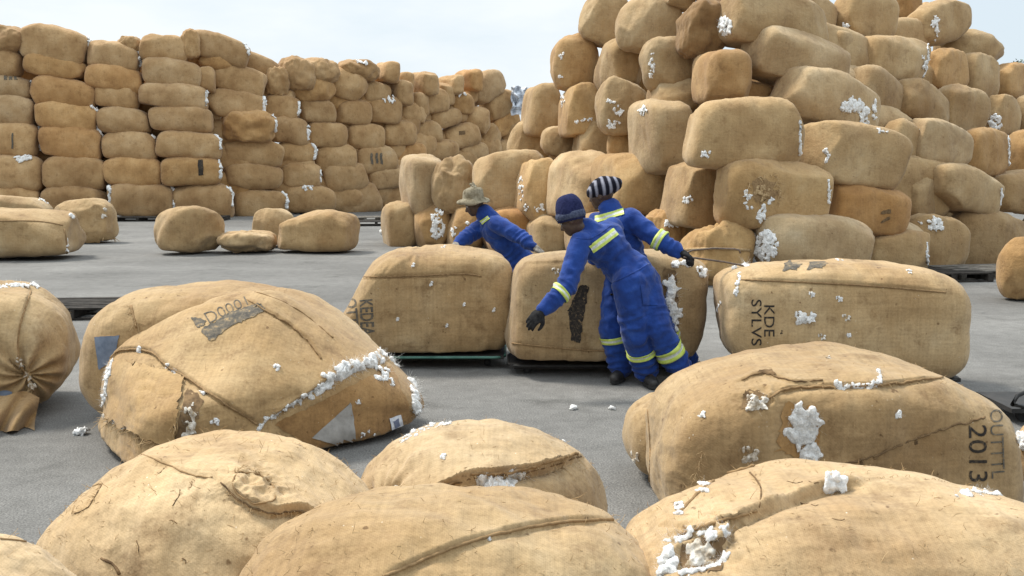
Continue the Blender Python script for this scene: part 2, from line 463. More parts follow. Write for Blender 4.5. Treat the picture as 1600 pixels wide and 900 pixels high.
def bale_verts(style, seed, n, over=None):
    P = list(STYLE[style])
    if over:
        for k, v in over.items():
            P[('L', 'T', 'H', 'pc', 'pe', 'bulge', 'sag', 'lump', 'wr').index(k)] = v
    L, T, H, pc, pe, bulge, sag, lump, wr = P
    m = max(L, T, H)
    c, f = grid(max(6, int(n * L / m)), max(6, int(n * T / m)), max(6, int(n * H / m)))
    # even out the spacing near the rounded edges
    c = np.sign(c) * np.abs(c) ** 1.0
    a = np.abs(c)
    yz = (a[:, 1] ** pc + a[:, 2] ** pc) ** (1 / pc)
    r = (yz ** pe + a[:, 0] ** pe) ** (1 / pe)
    p = c / r[:, None]
    u, v, w = p[:, 0].copy(), p[:, 1].copy(), p[:, 2].copy()
    p[:, 1] *= 1 - bulge * 0.6 * u ** 2
    p[:, 2] *= 1 - bulge * u ** 2
    p[:, 0] *= 1 - bulge * 0.35 * (v ** 2 + w ** 2) / 2
    top = np.clip(w, 0, 1)
    p[:, 2] -= sag * top * np.clip(np.abs(u) - 0.35, 0, 1) ** 1.5
    p[:, 2] -= sag * 0.5 * top * np.clip(np.abs(v) - 0.4, 0, 1) ** 1.5
    # the underside is flattened by the weight
    low = p[:, 2] < -0.82
    p[low, 2] = -0.82 + (p[low, 2] + 0.82) * 0.35
    # flats where neighbours press against it
    g2 = random.Random(seed * 13 + 1)
    for k in range(0 if n > 45 else (4 if n < 28 else 6)):
        d_ = np.array([g2.gauss(0, 1), g2.gauss(0, 1) - .35, g2.gauss(0, 1)]); d_ /= np.linalg.norm(d_)
        dist = p @ d_; t_ = dist.max() * (g2.uniform(.86, .96) if n < 28 else g2.uniform(.79, .93))
        ex_ = np.clip(dist - t_, 0, None)
        p = p - d_[None, :] * (ex_ * .8)[:, None]
    co = p * np.array([L, T, H]) / 2
    # skew and taper: no two bales are packed alike
    g = random.Random(seed)
    co[:, 2] *= 1 + g.uniform(-0.10, 0.10) * u
    co[:, 0] += g.uniform(-0.07, 0.07) * w * H
    co[:, 0] *= 1 + g.uniform(-0.05, 0.05) * w
    nrm = co / (np.linalg.norm(co, axis=1)[:, None] + 1e-9)
    d = lump * fbm(co, 1.6, seed, 2)
    q = co * np.array([1.0, 1.0, 0.6])
    d += wr * fbm(q, 7.0, seed + 5, 2)
    # long slack folds in the sacking, running along the bale
    qf = co * np.array([0.9, 4.2, 4.2])
    d += 0.011 * (0.35 - np.abs(fbm(qf, 1.1, seed + 9, 2)))
    if n > 80:
        d += 0.0045 * (0.3 - np.abs(fbm(co * np.array([1.0, 1.6, 1.6]), 6.5, seed + 21, 2)))
    co = co + nrm * d[:, None]
    return co, f

def rot_m(yaw, roll, pit=0.0):
    # roll > 0: the end at the viewer's right hangs lower
    return np.array((Matrix.Rotation(R(yaw), 3, 'Z') @ Matrix.Rotation(R(roll), 3, 'Y') @ Matrix.Rotation(R(pit), 3, 'X')))

def fit_bale(co, m, x0, y0, x1, y1, D, ground_z=None):
    """scale and place the bale so that it has its size and place in the photograph at depth D"""
    s = np.ones(3); c = np.zeros(3)
    ctr = at((x0 + x1) / 2, (y0 + (y1 if y1 else y0 + 100)) / 2, D)
    for it in range(14):
        w = (co * s) @ m.T
        if ground_z is not None:
            ctr[2] = ground_z - w[:, 2].min()
        w = w + ctr
        px, py, z = proj(w)
        ax0, ax1, ay0, ay1 = px.min(), px.max(), py.min(), py.max()
        kx = (x1 - x0) / (ax1 - ax0)
        s[0] *= kx ** 0.8; s[1] *= kx ** 0.8
        dx = ((x0 + x1) - (ax0 + ax1)) / 2 * D / F
        ctr = ctr + RIGHT * dx
        if ground_z is None:
            s[2] *= ((y1 - y0) / (ay1 - ay0)) ** 0.8
            ctr = ctr - UPV * (((y0 + y1) - (ay0 + ay1)) / 2 * D / F)
        else:
            if y1 is not None:
                dd = ground_depth(y1, ground_z) - ground_depth(ay1, ground_z)
                ctr = ctr + np.array([0, dd * 0.8, 0]); D += dd * 0.8
            # height: bring the silhouette's top to y0
            h = w[:, 2].max() - w[:, 2].min()
            s[2] *= min(1.3, max(0.75, 1 + (ay0 - y0) * D / F / h)) ** 0.8
    w = (co * s) @ m.T
    if ground_z is not None:
        ctr[2] = ground_z - w[:, 2].min()
    return w + ctr

class Bale:
    def __init__(s, key, verts, faces):
        s.key, s.v, s.f = key, verts, faces
        s.o = None
        s._bvh = None
    def bvh(s):
        if s._bvh is None:
            s._bvh = BVHTree.FromPolygons(s.v.tolist(), s.f)
        return s._bvh
    def hit(s, px, py):
        d = Vector(ray(px, py)).normalized()
        p, n, i, t = s.bvh().ray_cast(Vector(CAMP), d)
        if p is None: return None
        if n.dot(d) > 0: n = -n
        return np.array(p), np.array(n)
    def link(s, mat, tint, label, group, name='cotton_bale', cat='bale'):
        s.o = mesh_obj(name, s.v, s.f, mat)
        s.o.color = (*tint, 1)
        tag(s.o, label, cat, group)
        return s

def dense(pts, step):
    """resample a pixel polyline"""
    out = []
    for (a, b) in zip(pts[:-1], pts[1:]):
        L = math.hypot(b[0] - a[0], b[1] - a[1]); k = max(1, int(round(L / step)))
        for i in range(k):
            t = i / k
            out.append((a[0] + (b[0] - a[0]) * t, a[1] + (b[1] - a[1]) * t))
    out.append(pts[-1])
    return out

def spline(pts, step=6.0):
    """smooth pixel polyline (Catmull-Rom)"""
    if len(pts) < 3: return dense(pts, step)
    P = [pts[0]] + list(pts) + [pts[-1]]
    out = []
    for i in range(1, len(P) - 2):
        p0, p1, p2, p3 = [np.array(q, float) for q in P[i - 1:i + 3]]
        k = max(2, int(np.linalg.norm(p2 - p1) / step))
        for j in range(k):
            t = j / k
            out.append(tuple(0.5 * (2 * p1 + (p2 - p0) * t + (2 * p0 - 5 * p1 + 4 * p2 - p3) * t * t + (3 * p1 - p0 - 3 * p2 + p3) * t ** 3)))
    out.append(tuple(pts[-1]))
    return out

# ------------------------------------------------------------------ cotton, seams, marks laid on a bale
_ico = {}
def ico(sub):
    if sub not in _ico:
        bm = bmesh.new(); bmesh.ops.create_icosphere(bm, subdivisions=sub, radius=1.0)
        bm.verts.ensure_lookup_table()
        _ico[sub] = (np.array([v.co[:] for v in bm.verts]), [tuple(v.index for v in f.verts) for f in bm.faces]); bm.free()
    return _ico[sub]

def fluff(mb, p, n, r, sub, g):
    """one tuft: a few torn, uneven puffs pulled out of the same spot"""
    for q in range(3 if sub > 1 else 2):
        v, f = ico(min(sub, 2))
        s = g.uniform(0, 100)
        rot = np.array(Euler((g.uniform(0, 6), g.uniform(0, 6), g.uniform(0, 6))).to_matrix())
        k = np.array([1 + 0.75 * noise.noise(Vector(c * 1.4 + s)) + 0.55 * noise.noise(Vector(c * 3.3 - s)) for c in v])
        rr = r * g.choice((0.45, 0.6, 0.8, 1.0)) if q else r * 0.85
        w = (v * k[:, None] * rr * np.array([g.uniform(0.9, 1.6), 0.9, g.uniform(0.5, 0.8)])) @ rot.T
        o = np.array([g.gauss(0, 1), g.gauss(0, 1), g.gauss(0, 1)]) * r * 0.55 if q else np.zeros(3)
        w = w + o
        w = w - np.outer(w @ n, n) * 0.38      # pressed flat against the sacking
        mb.add(w + p + n * r * 0.12, f)

def fuse(mb, r, seed):
    """pull the puffs of one tuft together into a soft continuous mass"""
    me = bpy.data.meshes.new('tuft'); me.from_pydata(mb.v, [], mb.f)
    o = bpy.data.objects.new('tuft', me); col.objects.link(o)
    md = o.modifiers.new('r', 'REMESH'); md.mode = 'VOXEL'; md.voxel_size = r * 0.20
    ms = o.modifiers.new('s', 'SMOOTH'); ms.factor = .5; ms.iterations = 3
    dg = bpy.context.evaluated_depsgraph_get(); dg.update()
    m2 = bpy.data.meshes.new_from_object(o.evaluated_get(dg))
    v = np.array([q.co[:] for q in m2.vertices]); nn = np.array([q.normal[:] for q in m2.vertices]); f = [tuple(p.vertices) for p in m2.polygons]
    bpy.data.objects.remove(o); bpy.data.meshes.remove(me); bpy.data.meshes.remove(m2)
    if len(v):
        k = fbm(v / r, 1.3, seed, 2)
        v = v + nn * (r * 0.16 * k)[:, None]
        mb.v, mb.f = [tuple(q) for q in v], f

def strands(mb, h, r, n, g):
    """fine curling fibres that soften a tuft's outline"""
    for k in range(n):
        d = np.array([g.gauss(0, 1), g.gauss(0, 1), g.gauss(0, 1)]) + h[1] * 0.8
        d /= np.linalg.norm(d)
        l = r * g.uniform(0.7, 1.35)
        e = np.array([g.gauss(0, 1), g.gauss(0, 1), g.gauss(0, 1)]) * r * 0.6
        p = h[0] + np.array([g.gauss(0, 1), g.gauss(0, 1), g.gauss(0, 1)]) * r * 0.4
        w = r * g.uniform(.010, .028)
        mb.tube([p, p + d * l * 0.45 + e * 0.6, p + d * l * .8 + e], [w, w * .7, w * .3], 3)

def cotton(b, pts, r, step=None, jit=0.6, sub=2, name='cotton_tuft', mat=None, seed=0, rmin=0.5, wisps=0, fused=True):
    """loose cotton along a pixel polyline on the bale; r in metres"""
    g = random.Random(seed * 7 + int(pts[0][0] * 3 + pts[0][1]))
    mb = MB()
    h0 = b.hit(*pts[0]) or b.hit(*pts[len(pts) // 2]) or b.hit(*pts[-1])
    if h0 is None: return None
    D = float(np.dot(h0[0] - CAMP, FWD)); pr = r * F / D
    hs = []
    path = spline(pts, step or max(1.2, pr * 0.55)) if len(pts) > 1 else list(pts)
    for (x, y) in path:
        q = (x + g.gauss(0, pr * jit * 0.6), y + g.gauss(0, pr * jit * 0.6))
        h = b.hit(*q)
        if h is None: continue
        fluff(mb, h[0], h[1], r * g.uniform(rmin, 1.1), sub, g)
        hs.append(h)
    if not mb.v: return None
    if fused: fuse(mb, r, seed)
    for h in hs: strands(mb, h, r, wisps * 11, g)
    return mb.build(name, mat or M['cotton'], b.o, smooth=True)

def blob(b, px, py, wpx, hpx, r, n, sub=2, seed=1, name='cotton_tuft', mat=None, wisps=1, fused=True):
    """a burst of cotton filling an ellipse of pixels"""
    g = random.Random(seed)
    mb = MB(); hs = []
    for i in range(n):
        a, q = g.uniform(0, 6.283), math.sqrt(g.random())
        h = b.hit(px + math.cos(a) * q * wpx / 2, py + math.sin(a) * q * hpx / 2)
        if h is None: continue
        fluff(mb, h[0] + h[1] * r * 0.4 * (1 - q), h[1], r * g.uniform(0.55, 1.1), sub, g)
        hs.append(h)
    if not mb.v: return None
    if fused: fuse(mb, r, seed)
    for h in hs: strands(mb, h, r, wisps * 11, g)
    return mb.build(name, mat or M['cotton'], b.o, smooth=True)

def seam(b, pts, r=0.008, mat=None, lift=0.2, name='seam', step=6.0, wob=0.0, seed=3):
    g = random.Random(seed)
    run, mb = [], MB()
    for q in spline(pts, step):
        h = b.hit(*q)
        if h is None:
            if len(run) > 1: mb.tube(run, r[:len(run)] if isinstance(r, list) else r, 7)
            run = []; continue
        run.append(h[0] + h[1] * (r[0] if isinstance(r, list) else r) * lift + np.array([g.gauss(0, wob), g.gauss(0, wob), g.gauss(0, wob)]))
    if len(run) > 1: mb.tube(run, r[:len(run)] if isinstance(r, list) else r, 7)
    if not mb.v: return None
    return mb.build(name, mat or M['seam'], b.o, smooth=True)

def threads(b, pts, n, length, r=0.0025, seed=5, name='frayed_edge', down=0.5, mat=None):
    """frayed jute yarns standing out from a tear"""
    g = random.Random(seed); mb = MB()
    path = spline(pts, 3.0)
    for i in range(n):
        h = b.hit(*path[g.randrange(len(path))])
        if h is None: continue
        d = h[1] * g.uniform(0.3, 1.0) + np.array([g.gauss(0, .8), g.gauss(0, .8), g.gauss(-down, .6)])
        d /= np.linalg.norm(d); l = length * g.uniform(0.4, 1.2)
        k = np.array([g.gauss(0, .3), g.gauss(0, .3), -0.5]) * l
        mb.tube([h[0] - h[1] * .004, h[0] + d * l * .5, h[0] + d * l + k * .6], [r, r * .8, r * .4], 4)
    if mb.v:
        o = mb.build(name, mat or M['thread'], b.o); o['kind'] = 'stuff'; return o

def sheet(b, quad, nx, ny, off, mat, name, thick=0.0, round_=0.0, rag=0.0, seed=1):
    """a piece of cloth or ink that follows the bale's surface; quad = 4 pixel corners (tl, tr, br, bl)"""
    g = random.Random(seed)
    tl, tr, br, bl = [np.array(q, float) for q in quad]
    vs, ok = [], []
    for j in range(ny + 1):
        for i in range(nx + 1):
            s, t = i / nx, j / ny
            q = (tl * (1 - s) + tr * s) * (1 - t) + (bl * (1 - s) + br * s) * t
            if rag and (i in (0, nx) or j in (0, ny)):
                q = q + np.array([g.gauss(0, rag), g.gauss(0, rag)])
            h = b.hit(*q)
            ok.append(h is not None)
            vs.append(h[0] + h[1] * off if h is not None else np.zeros(3))
    fs = []
    for j in range(ny):
        for i in range(nx):
            q = (j * (nx + 1) + i, (j + 1) * (nx + 1) + i, (j + 1) * (nx + 1) + i + 1, j * (nx + 1) + i + 1)
            if all(ok[k] for k in q):
                P = [vs[k] for k in q]
                if max(np.linalg.norm(P[0] - P[2]), np.linalg.norm(P[1] - P[3])) < 0.5: fs.append(q)
    if not fs: return None
    used = sorted({k for q in fs for k in q}); mp = {k: i for i, k in enumerate(used)}
    return mesh_obj(name, [vs[k] for k in used], [tuple(mp[k] for k in q) for q in fs], mat, b.o)

def stencil(b, text, quad, mat=None, off=0.003, bold=0.02, name='stencil_mark', sub=2):
    """lettering painted on the sacking; quad = pixel positions of the text box's corners (tl, tr, br, bl as read)"""
    cu = bpy.data.curves.new('lettering', 'FONT')
    cu.body = text; cu.size = 1.0; cu.offset = bold; cu.resolution_u = 3
    ob = bpy.data.objects.new('lettering', cu); col.objects.link(ob)
    dg = bpy.context.evaluated_depsgraph_get(); dg.update()
    me = bpy.data.meshes.new_from_object(ob.evaluated_get(dg))
    bpy.data.objects.remove(ob); bpy.data.curves.remove(cu)
    bm = bmesh.new(); bm.from_mesh(me); bpy.data.meshes.remove(me)
    bmesh.ops.triangulate(bm, faces=bm.faces[:])
    for k in range(sub):
        bmesh.ops.subdivide_edges(bm, edges=[e for e in bm.edges if e.calc_length() > 0.12], cuts=1, use_grid_fill=False)
        bmesh.ops.triangulate(bm, faces=bm.faces[:])
    bm.verts.ensure_lookup_table()
    xy = np.array([v.co[:2] for v in bm.verts])
    lo, hi = xy.min(0), xy.max(0)
    uv = (xy - lo) / (hi - lo)
    tl, tr, br, bl = [np.array(q, float) for q in quad]
    vs, ok = [], []
    for (s, t) in uv:
        t = 1 - t
        q = (tl * (1 - s) + tr * s) * (1 - t) + (bl * (1 - s) + br * s) * t
        h = b.hit(*q)
        ok.append(h is not None)
        vs.append(h[0] + h[1] * off if h is not None else np.zeros(3))
    fs = [tuple(v.index for v in f.verts) for f in bm.faces]
    bm.free()
    fs = [f for f in fs if all(ok[i] for i in f)]
    if not fs: return None
    used = sorted({k for q in fs for k in q}); mp = {k: i for i, k in enumerate(used)}
    return mesh_obj(name, [vs[k] for k in used], [tuple(mp[k] for k in q) for q in fs], mat or M['ink'], b.o)

def crease(b, pts, lip=0.03, dep=0.02, width=0.10, edge=0.012, flip=False):
    """sculpt an overlapped fold along a pixel polyline: the side above the line laps over the side below it"""
    P = [h[0] for h in (b.hit(*q) for q in spline(pts, 5.0)) if h is not None]
    Nn = [h[1] for h in (b.hit(*q) for q in spline(pts, 5.0)) if h is not None]
    if len(P) < 2: return
    P = np.array(P); Nn = np.array(Nn)
    T = np.gradient(P, axis=0); T /= np.linalg.norm(T, axis=1)[:, None] + 1e-9
    S = np.cross(T, Nn)            # across the line
    if (S[len(S) // 2][2] < 0) != flip: S = -S
    lo, hi = P.min(0) - width * 3, P.max(0) + width * 3
    sel = np.where(np.all((b.v > lo) & (b.v < hi), axis=1))[0]
    v = b.v[sel]
    d2 = ((v[:, None, :] - P[None, :, :]) ** 2).sum(2)
    k = d2.argmin(1); d = np.sqrt(d2.min(1))
    side = ((v - P[k]) * S[k]).sum(1)
    along = ((v - P[k]) * T[k]).sum(1)
    endf = np.where((k == 0) | (k == len(P) - 1), np.exp(-(np.abs(along) / 0.03) ** 2), 1.0)
    taper = np.minimum(1, np.minimum(k, len(P) - 1 - k) / (0.12 * len(P) + 1) + 0.15)
    up = np.where(side > 0, lip * np.exp(-(d / width)), -dep * np.exp(-(d / (width * 0.6))))
    m = np.clip(side / edge, -1, 1)
    up = np.where(np.abs(side) < edge, lip * (m + 1) / 2 - dep * (1 - m) / 2, up)
    b.v[sel] = v + Nn[k] * (up * endf * taper)[:, None]
    b._bvh = None

def pucker(b, px, py, rad, amp, k=9, seed=0):
    """pleats radiating from a tied point"""
    h = b.hit(px, py)
    if h is None: return
    p, n = h
    a = np.cross(n, [0, 0, 1.0]); a /= np.linalg.norm(a); c = np.cross(n, a)
    d = b.v - p
    r = np.linalg.norm(d, axis=1)
    sel = r < rad * 2.2
    th = np.arctan2(d[sel] @ c, d[sel] @ a)
    rr = r[sel]
    w = np.exp(-(rr / rad) ** 2) * np.clip(rr / (rad * 0.15), 0, 1)
    fold = np.cos(k * th + 2.0 * np.sin(2 * th + seed) + 3.0 * rr / rad)
    b.v[sel] += n * (amp * w * fold - amp * 1.6 * np.exp(-(rr / (rad * .35)) ** 2))[:, None]
    b._bvh = None

def dent(b, px, py, rad, amp):
    h = b.hit(px, py)
    if h is None: return
    r = np.linalg.norm(b.v - h[0], axis=1)
    b.v += (h[1] * amp)[None, :] * np.exp(-(r / rad) ** 2)[:, None]
    b._bvh = None

def rumple(b, px, py, rad, amp, scale=9.0, seed=0):
    """crumpled cloth round a point"""
    h = b.hit(px, py)
    if h is None: return
    r = np.linalg.norm(b.v - h[0], axis=1)
    sel = r < rad * 2
    f = fbm(b.v[sel], scale, seed, 3)
    b.v[sel] += h[1] * (amp * (1 - 2 * np.abs(f)) * np.exp(-(r[sel] / rad) ** 2))[:, None]
    b._bvh = None
# ------------------------------------------------------------------ ground
gx = np.concatenate([np.linspace(-400, -40, 10), np.linspace(-36, 36, 37), np.linspace(40, 400, 10)])
gy = np.concatenate([np.linspace(-20, 60, 41), np.linspace(70, 600, 14)])
gv = [(x, y, 0.0) for y in gy for x in gx]
gf = [(j * len(gx) + i, j * len(gx) + i + 1, (j + 1) * len(gx) + i + 1, (j + 1) * len(gx) + i) for j in range(len(gy) - 1) for i in range(len(gx) - 1)]
g_o = mesh_obj('ground', gv, gf, M['asphalt'], smooth=False)
g_o['kind'] = 'structure'

TINT = {
    'n': (1.0, 1.0, 1.0), 'd': (0.86, 0.84, 0.82), 'g': (0.90, 0.95, 1.04), 'o': (0.98, 0.87, 0.73), 'O': (0.96, 0.76, 0.54),
    'l': (1.07, 1.11, 1.20), 'b': (0.66, 0.58, 0.50), 'y': (1.03, 0.96, 0.84), 'G': (1.0, 1.04, 1.12),
}
def tint_of(k, g):
    t = TINT[k]; j = g.uniform(0.90, 1.06); h = g.uniform(-0.03, 0.03)
    return (t[0] * j * (1 + h * .5), t[1] * j, t[2] * j * (1 - h))

def interp(x, xs, ys):
    return float(np.interp(x, xs, ys))

# ------------------------------------------------------------------ the long wall of bales
def wall_D(x):   return interp(x, [-60, 60, 300, 450, 600, 800, 860], [33, 33.2, 34.0, 36.5, 40, 47, 50])
def wall_yaw(x): return interp(x, [0, 250, 420, 560, 800], [6, 10, 26, 38, 42])
G_WALL = 'bales stacked in the long wall'
WALL = [
 # column A
 (-22,36,47,84, 8,'c','d','', 'dark crumpled bale at the top left corner of the long wall'),
 (-62,70,37,122, 4,'s','n','R', 'bale just under the dark crumpled one at the left end of the long wall'),
 (-52,113,51,156, 7,'s','g','R', 'grey bale with dark smudges, third from the top at the wall\'s left end'),
 (-48,144,57,202, 7,'s','g','R', 'grey streaked bale with ragged white end, fourth from the top at the wall\'s left end'),
 (-42,190,63,246, 3,'s','n','R', 'bale with one thin dark stripe, fifth from the top at the wall\'s left end'),
 (-38,240,69,298, 1,'s','n','T', 'square-ended bale with white cotton on its top edge, wall\'s left end'),
 (-34,289,67,340, 2,'s','n','', 'lowest bale at the left end of the long wall, half hidden by loose bales'),
 # column B
 (33,37,140,106, 13,'s','n','R', 'big slumped bale on the wall top, drooping towards its white-tipped right end'),
 (38,80,137,126, 12,'s','y','', 'drooping bale second from the top, under the big slumped one'),
 (49,117,153,174, 8,'s','o','', 'warm brown bale third from the top in the second column of the wall'),
 (56,154,153,212, 9,'s','y','R', 'golden bale with cotton at its right end, fourth down the wall\'s second column'),
 (62,193,161,252, 6,'s','o','R', 'stained orange-brown bale, fifth down the second column of the wall'),
 (68,242,169,297, 3,'s','n','R', 'plain bale second from the ground in the wall\'s second column'),
 (65,288,169,341, 3,'s','d','', 'ground-level bale in the wall\'s second column, behind the loose bales'),
 # column C
 (138,63,219,114, 8,'s','n','R', 'top bale of the third column, butting the big slumped bale'),
 (134,99,223,150, 8,'s','o','', 'warm bale under the top one in the wall\'s third column'),
 (149,129,219,172, 6,'s','n','', 'wedge-like bale tapering to the right, third down the wall\'s third column'),
 (152,166,236,209, 3,'s','n','', 'plain level bale fourth down the wall\'s third column'),
 (161,204,246,250, 2,'s','n','R', 'smooth bale with a white right tip, third from the ground in the third column'),
 (163,244,253,293, 2,'s','y','', 'bale with a small black mark, above the white-capped bottom bale'),
 (170,284,272,338, 0,'s','d','LR', 'ground bale with broad white cotton caps on both ends, on the dark pallet'),
 # column D
 (184,56,222,84, 0,'c','n','', 'small lumpy bale end peeping over the wall behind the third column'),
 (219,53,293,100, 5,'s','n','', 'rounded top bale of the fourth column beside the peeping lump'),
 (224,89,317,140, 6,'s','n','', 'bale second down the fourth column of the wall'),
 (219,129,323,174, 4,'s','G','R', 'pale smooth bale third down the fourth column of the wall'),
 (234,163,331,208, 2,'s','d','', 'brown bale fourth down the fourth column, next to a cotton burst'),
 (245,203,345,250, 3,'s','n','R', 'bale directly above the one with the black bar'),
 (253,242,345,290, 1,'s','y','R', 'bale stamped with an upright black bar, second from the ground'),
 (271,284,364,342, 0,'s','d','R', 'dark ground bale with white right end, right of the white-capped bale'),
 # column E
 (282,45,312,92, -5,'c','n','', 'narrow bale end tucked behind the tilted top bale'),
 (299,47,389,108, 16,'s','d','R', 'tilted bale crowning the wall\'s highest right-hand peak'),
 (312,77,364,112, 6,'t','y','', 'peaked bale corner squeezed under the tilted crowning bale'),
 (310,104,337,146, 0,'e','n','', 'narrow bale end between the second bales of the fourth and fifth columns'),
 (329,96,416,156, 14,'s','n','', 'sloping bale with a pale scuff, below the crowning bale'),
 (322,138,414,187, 5,'s','n','R', 'bale with white right end, under the sloping scuffed bale'),
 (341,172,432,224, 4,'c','y','LR', 'lumpy torn bale with cotton bursting from both ends in the wall'),
 (349,215,442,260, 3,'s','n','', 'bale under the lumpy torn one'),
 (351,252,440,297, 1,'s','n','', 'bale second from the ground in the fifth column'),
 (363,292,449,342, 1,'s','n','R', 'ground bale at the foot of the fifth column, behind the loose pair'),
 # the dip and the far crowd on top
 (410,104,452,152, 6,'c','n','', 'slumped bale in the dip of the wall, against the far lumpy ones'),
 (434,87,492,142, 0,'c','d','', 'brown crumpled round bale on top past the dip in the wall'),
 (464,90,530,132, -4,'c','n','', 'lumpy pale bale behind the triangular slumped bale'),
 (522,93,592,130, 3,'c','d','T', 'lumpy bale with a white tuft, third from the dip on the skyline'),
 (582,96,624,132, 2,'e','n','', 'square bale end standing up on the skyline past the lumpy ones'),
 (453,119,523,159, -8,'t','y','', 'triangular slumped bale leaning on the hooded one'),
 (501,105,573,160, 10,'t','n','', 'hooded-looking slumped bale peaked at its left side'),
 (562,127,610,160, 2,'s','n','', 'small bale right of the hooded-looking one'),
 (598,125,645,166, 3,'e','n','', 'square bale end under the skyline block'),
 # rows under it
 (412,146,468,190, 4,'s','n','R', 'bale with white right end, start of the fifth row from the top past the dip'),
 (466,151,524,192, 2,'s','n','L', 'bale between two white cotton gaps, fifth row'),
 (522,155,580,195, 0,'s','d','', 'brown bale in the row under the hooded one'),
 (572,151,627,193, 0,'s','d','T', 'brown bale with white lint along its top'),
 (619,159,666,192, 3,'s','n','', 'short bale at the end of the lint-topped row'),
 (416,180,482,228, 5,'s','d','R', 'bale with dark gap at its right end, just past the lumpy torn bale'),
 (474,188,542,231, 2,'s','n','L', 'bale in the long level row, right of a dark gap'),
 (538,192,600,234, -1,'s','n','L', 'bale with white cotton at its left corner in the long level row'),
 (590,187,650,228, -2,'s','n','', 'bale before the last in the long level row'),
 (643,188,690,224, 0,'s','n','', 'short last bale of the long level row'),
 (432,219,493,257, 4,'s','n','R', 'bale with cotton on its right end, left of the dark-streaked one\'s neighbour'),
 (488,224,556,269, 1,'s','n','', 'bale directly left of the dark-streaked bale'),
 (550,226,620,272, -4,'s','n','', 'bale with short dark upright streaks'),
 (610,221,666,264, -4,'s','o','L', 'warm bale with a cotton tuft at its upper left corner'),
 (655,217,716,250, -3,'s','n','', 'bale behind the mound\'s long low shelf, left of the holed bale'),
 (436,252,501,292, 2,'s','n','R', 'bale with cotton down its right side, second row from the ground'),
 (499,252,574,302, -3,'s','n','', 'broad bale second from the ground near the wall\'s middle'),
 (567,258,640,298, -5,'s','G','', 'grey-tan bale just behind the mound\'s left corner'),
 (440,287,523,333, 3,'s','n','T', 'ground bale with a white cotton spill on its right shoulder'),
 (517,284,596,336, -4,'s','d','', 'ground bale above the grey pallet boards'),
 (588,288,650,330, -5,'s','d','', 'ground bale half hidden behind the mound\'s left corner'),
 # far end
 (638,112,685,150, -4,'e','n','', 'square bale on the skyline right of the gap, past the wall\'s long row'),
 (683,117,724,150, -3,'e','n','', 'smaller square bale on the skyline, second from the gap'),
 (711,108,754,144, -6,'e','o','', 'orange-topped bale on the skyline behind the tilted light one'),
 (726,109,789,165, -28,'s','G','L', 'light bale tilted up to the right with a cotton-white lower end'),
 (750,140,806,188, -20,'s','n','', 'bale sloping up to the right below the tilted light one'),
 (646,138,701,178, -10,'s','n','', 'bale below the skyline square block, tilted slightly up'),
 (694,143,740,178, 0,'d','y','T', 'round golden bale end with a white fleck'),
 (664,169,720,204, -12,'s','n','L', 'bale with white lower left end, under the round golden one'),
 (717,166,765,210, 12,'d','n','L', 'five-sided bale end with a white left corner'),
 (762,170,812,214, -25,'s','y','T', 'bale with torn white cotton near the plastic sheet'),
 (687,191,750,233, -12,'s','n','', 'bale with one black hole in its side'),
 (742,193,782,236, 35,'d','n','', 'diamond-tilted bale end right of the holed bale'),
 (708,222,762,252, -8,'s','n','', 'bale under the holed one, cut off by the mound\'s shelf'),
 (756,216,812,250, -15,'s','n','', 'bale squeezed in the corner where wall meets mound'),
 (776,188,824,232, -10,'d','d','', 'dim bale end in the cleft between wall and mound'),
]
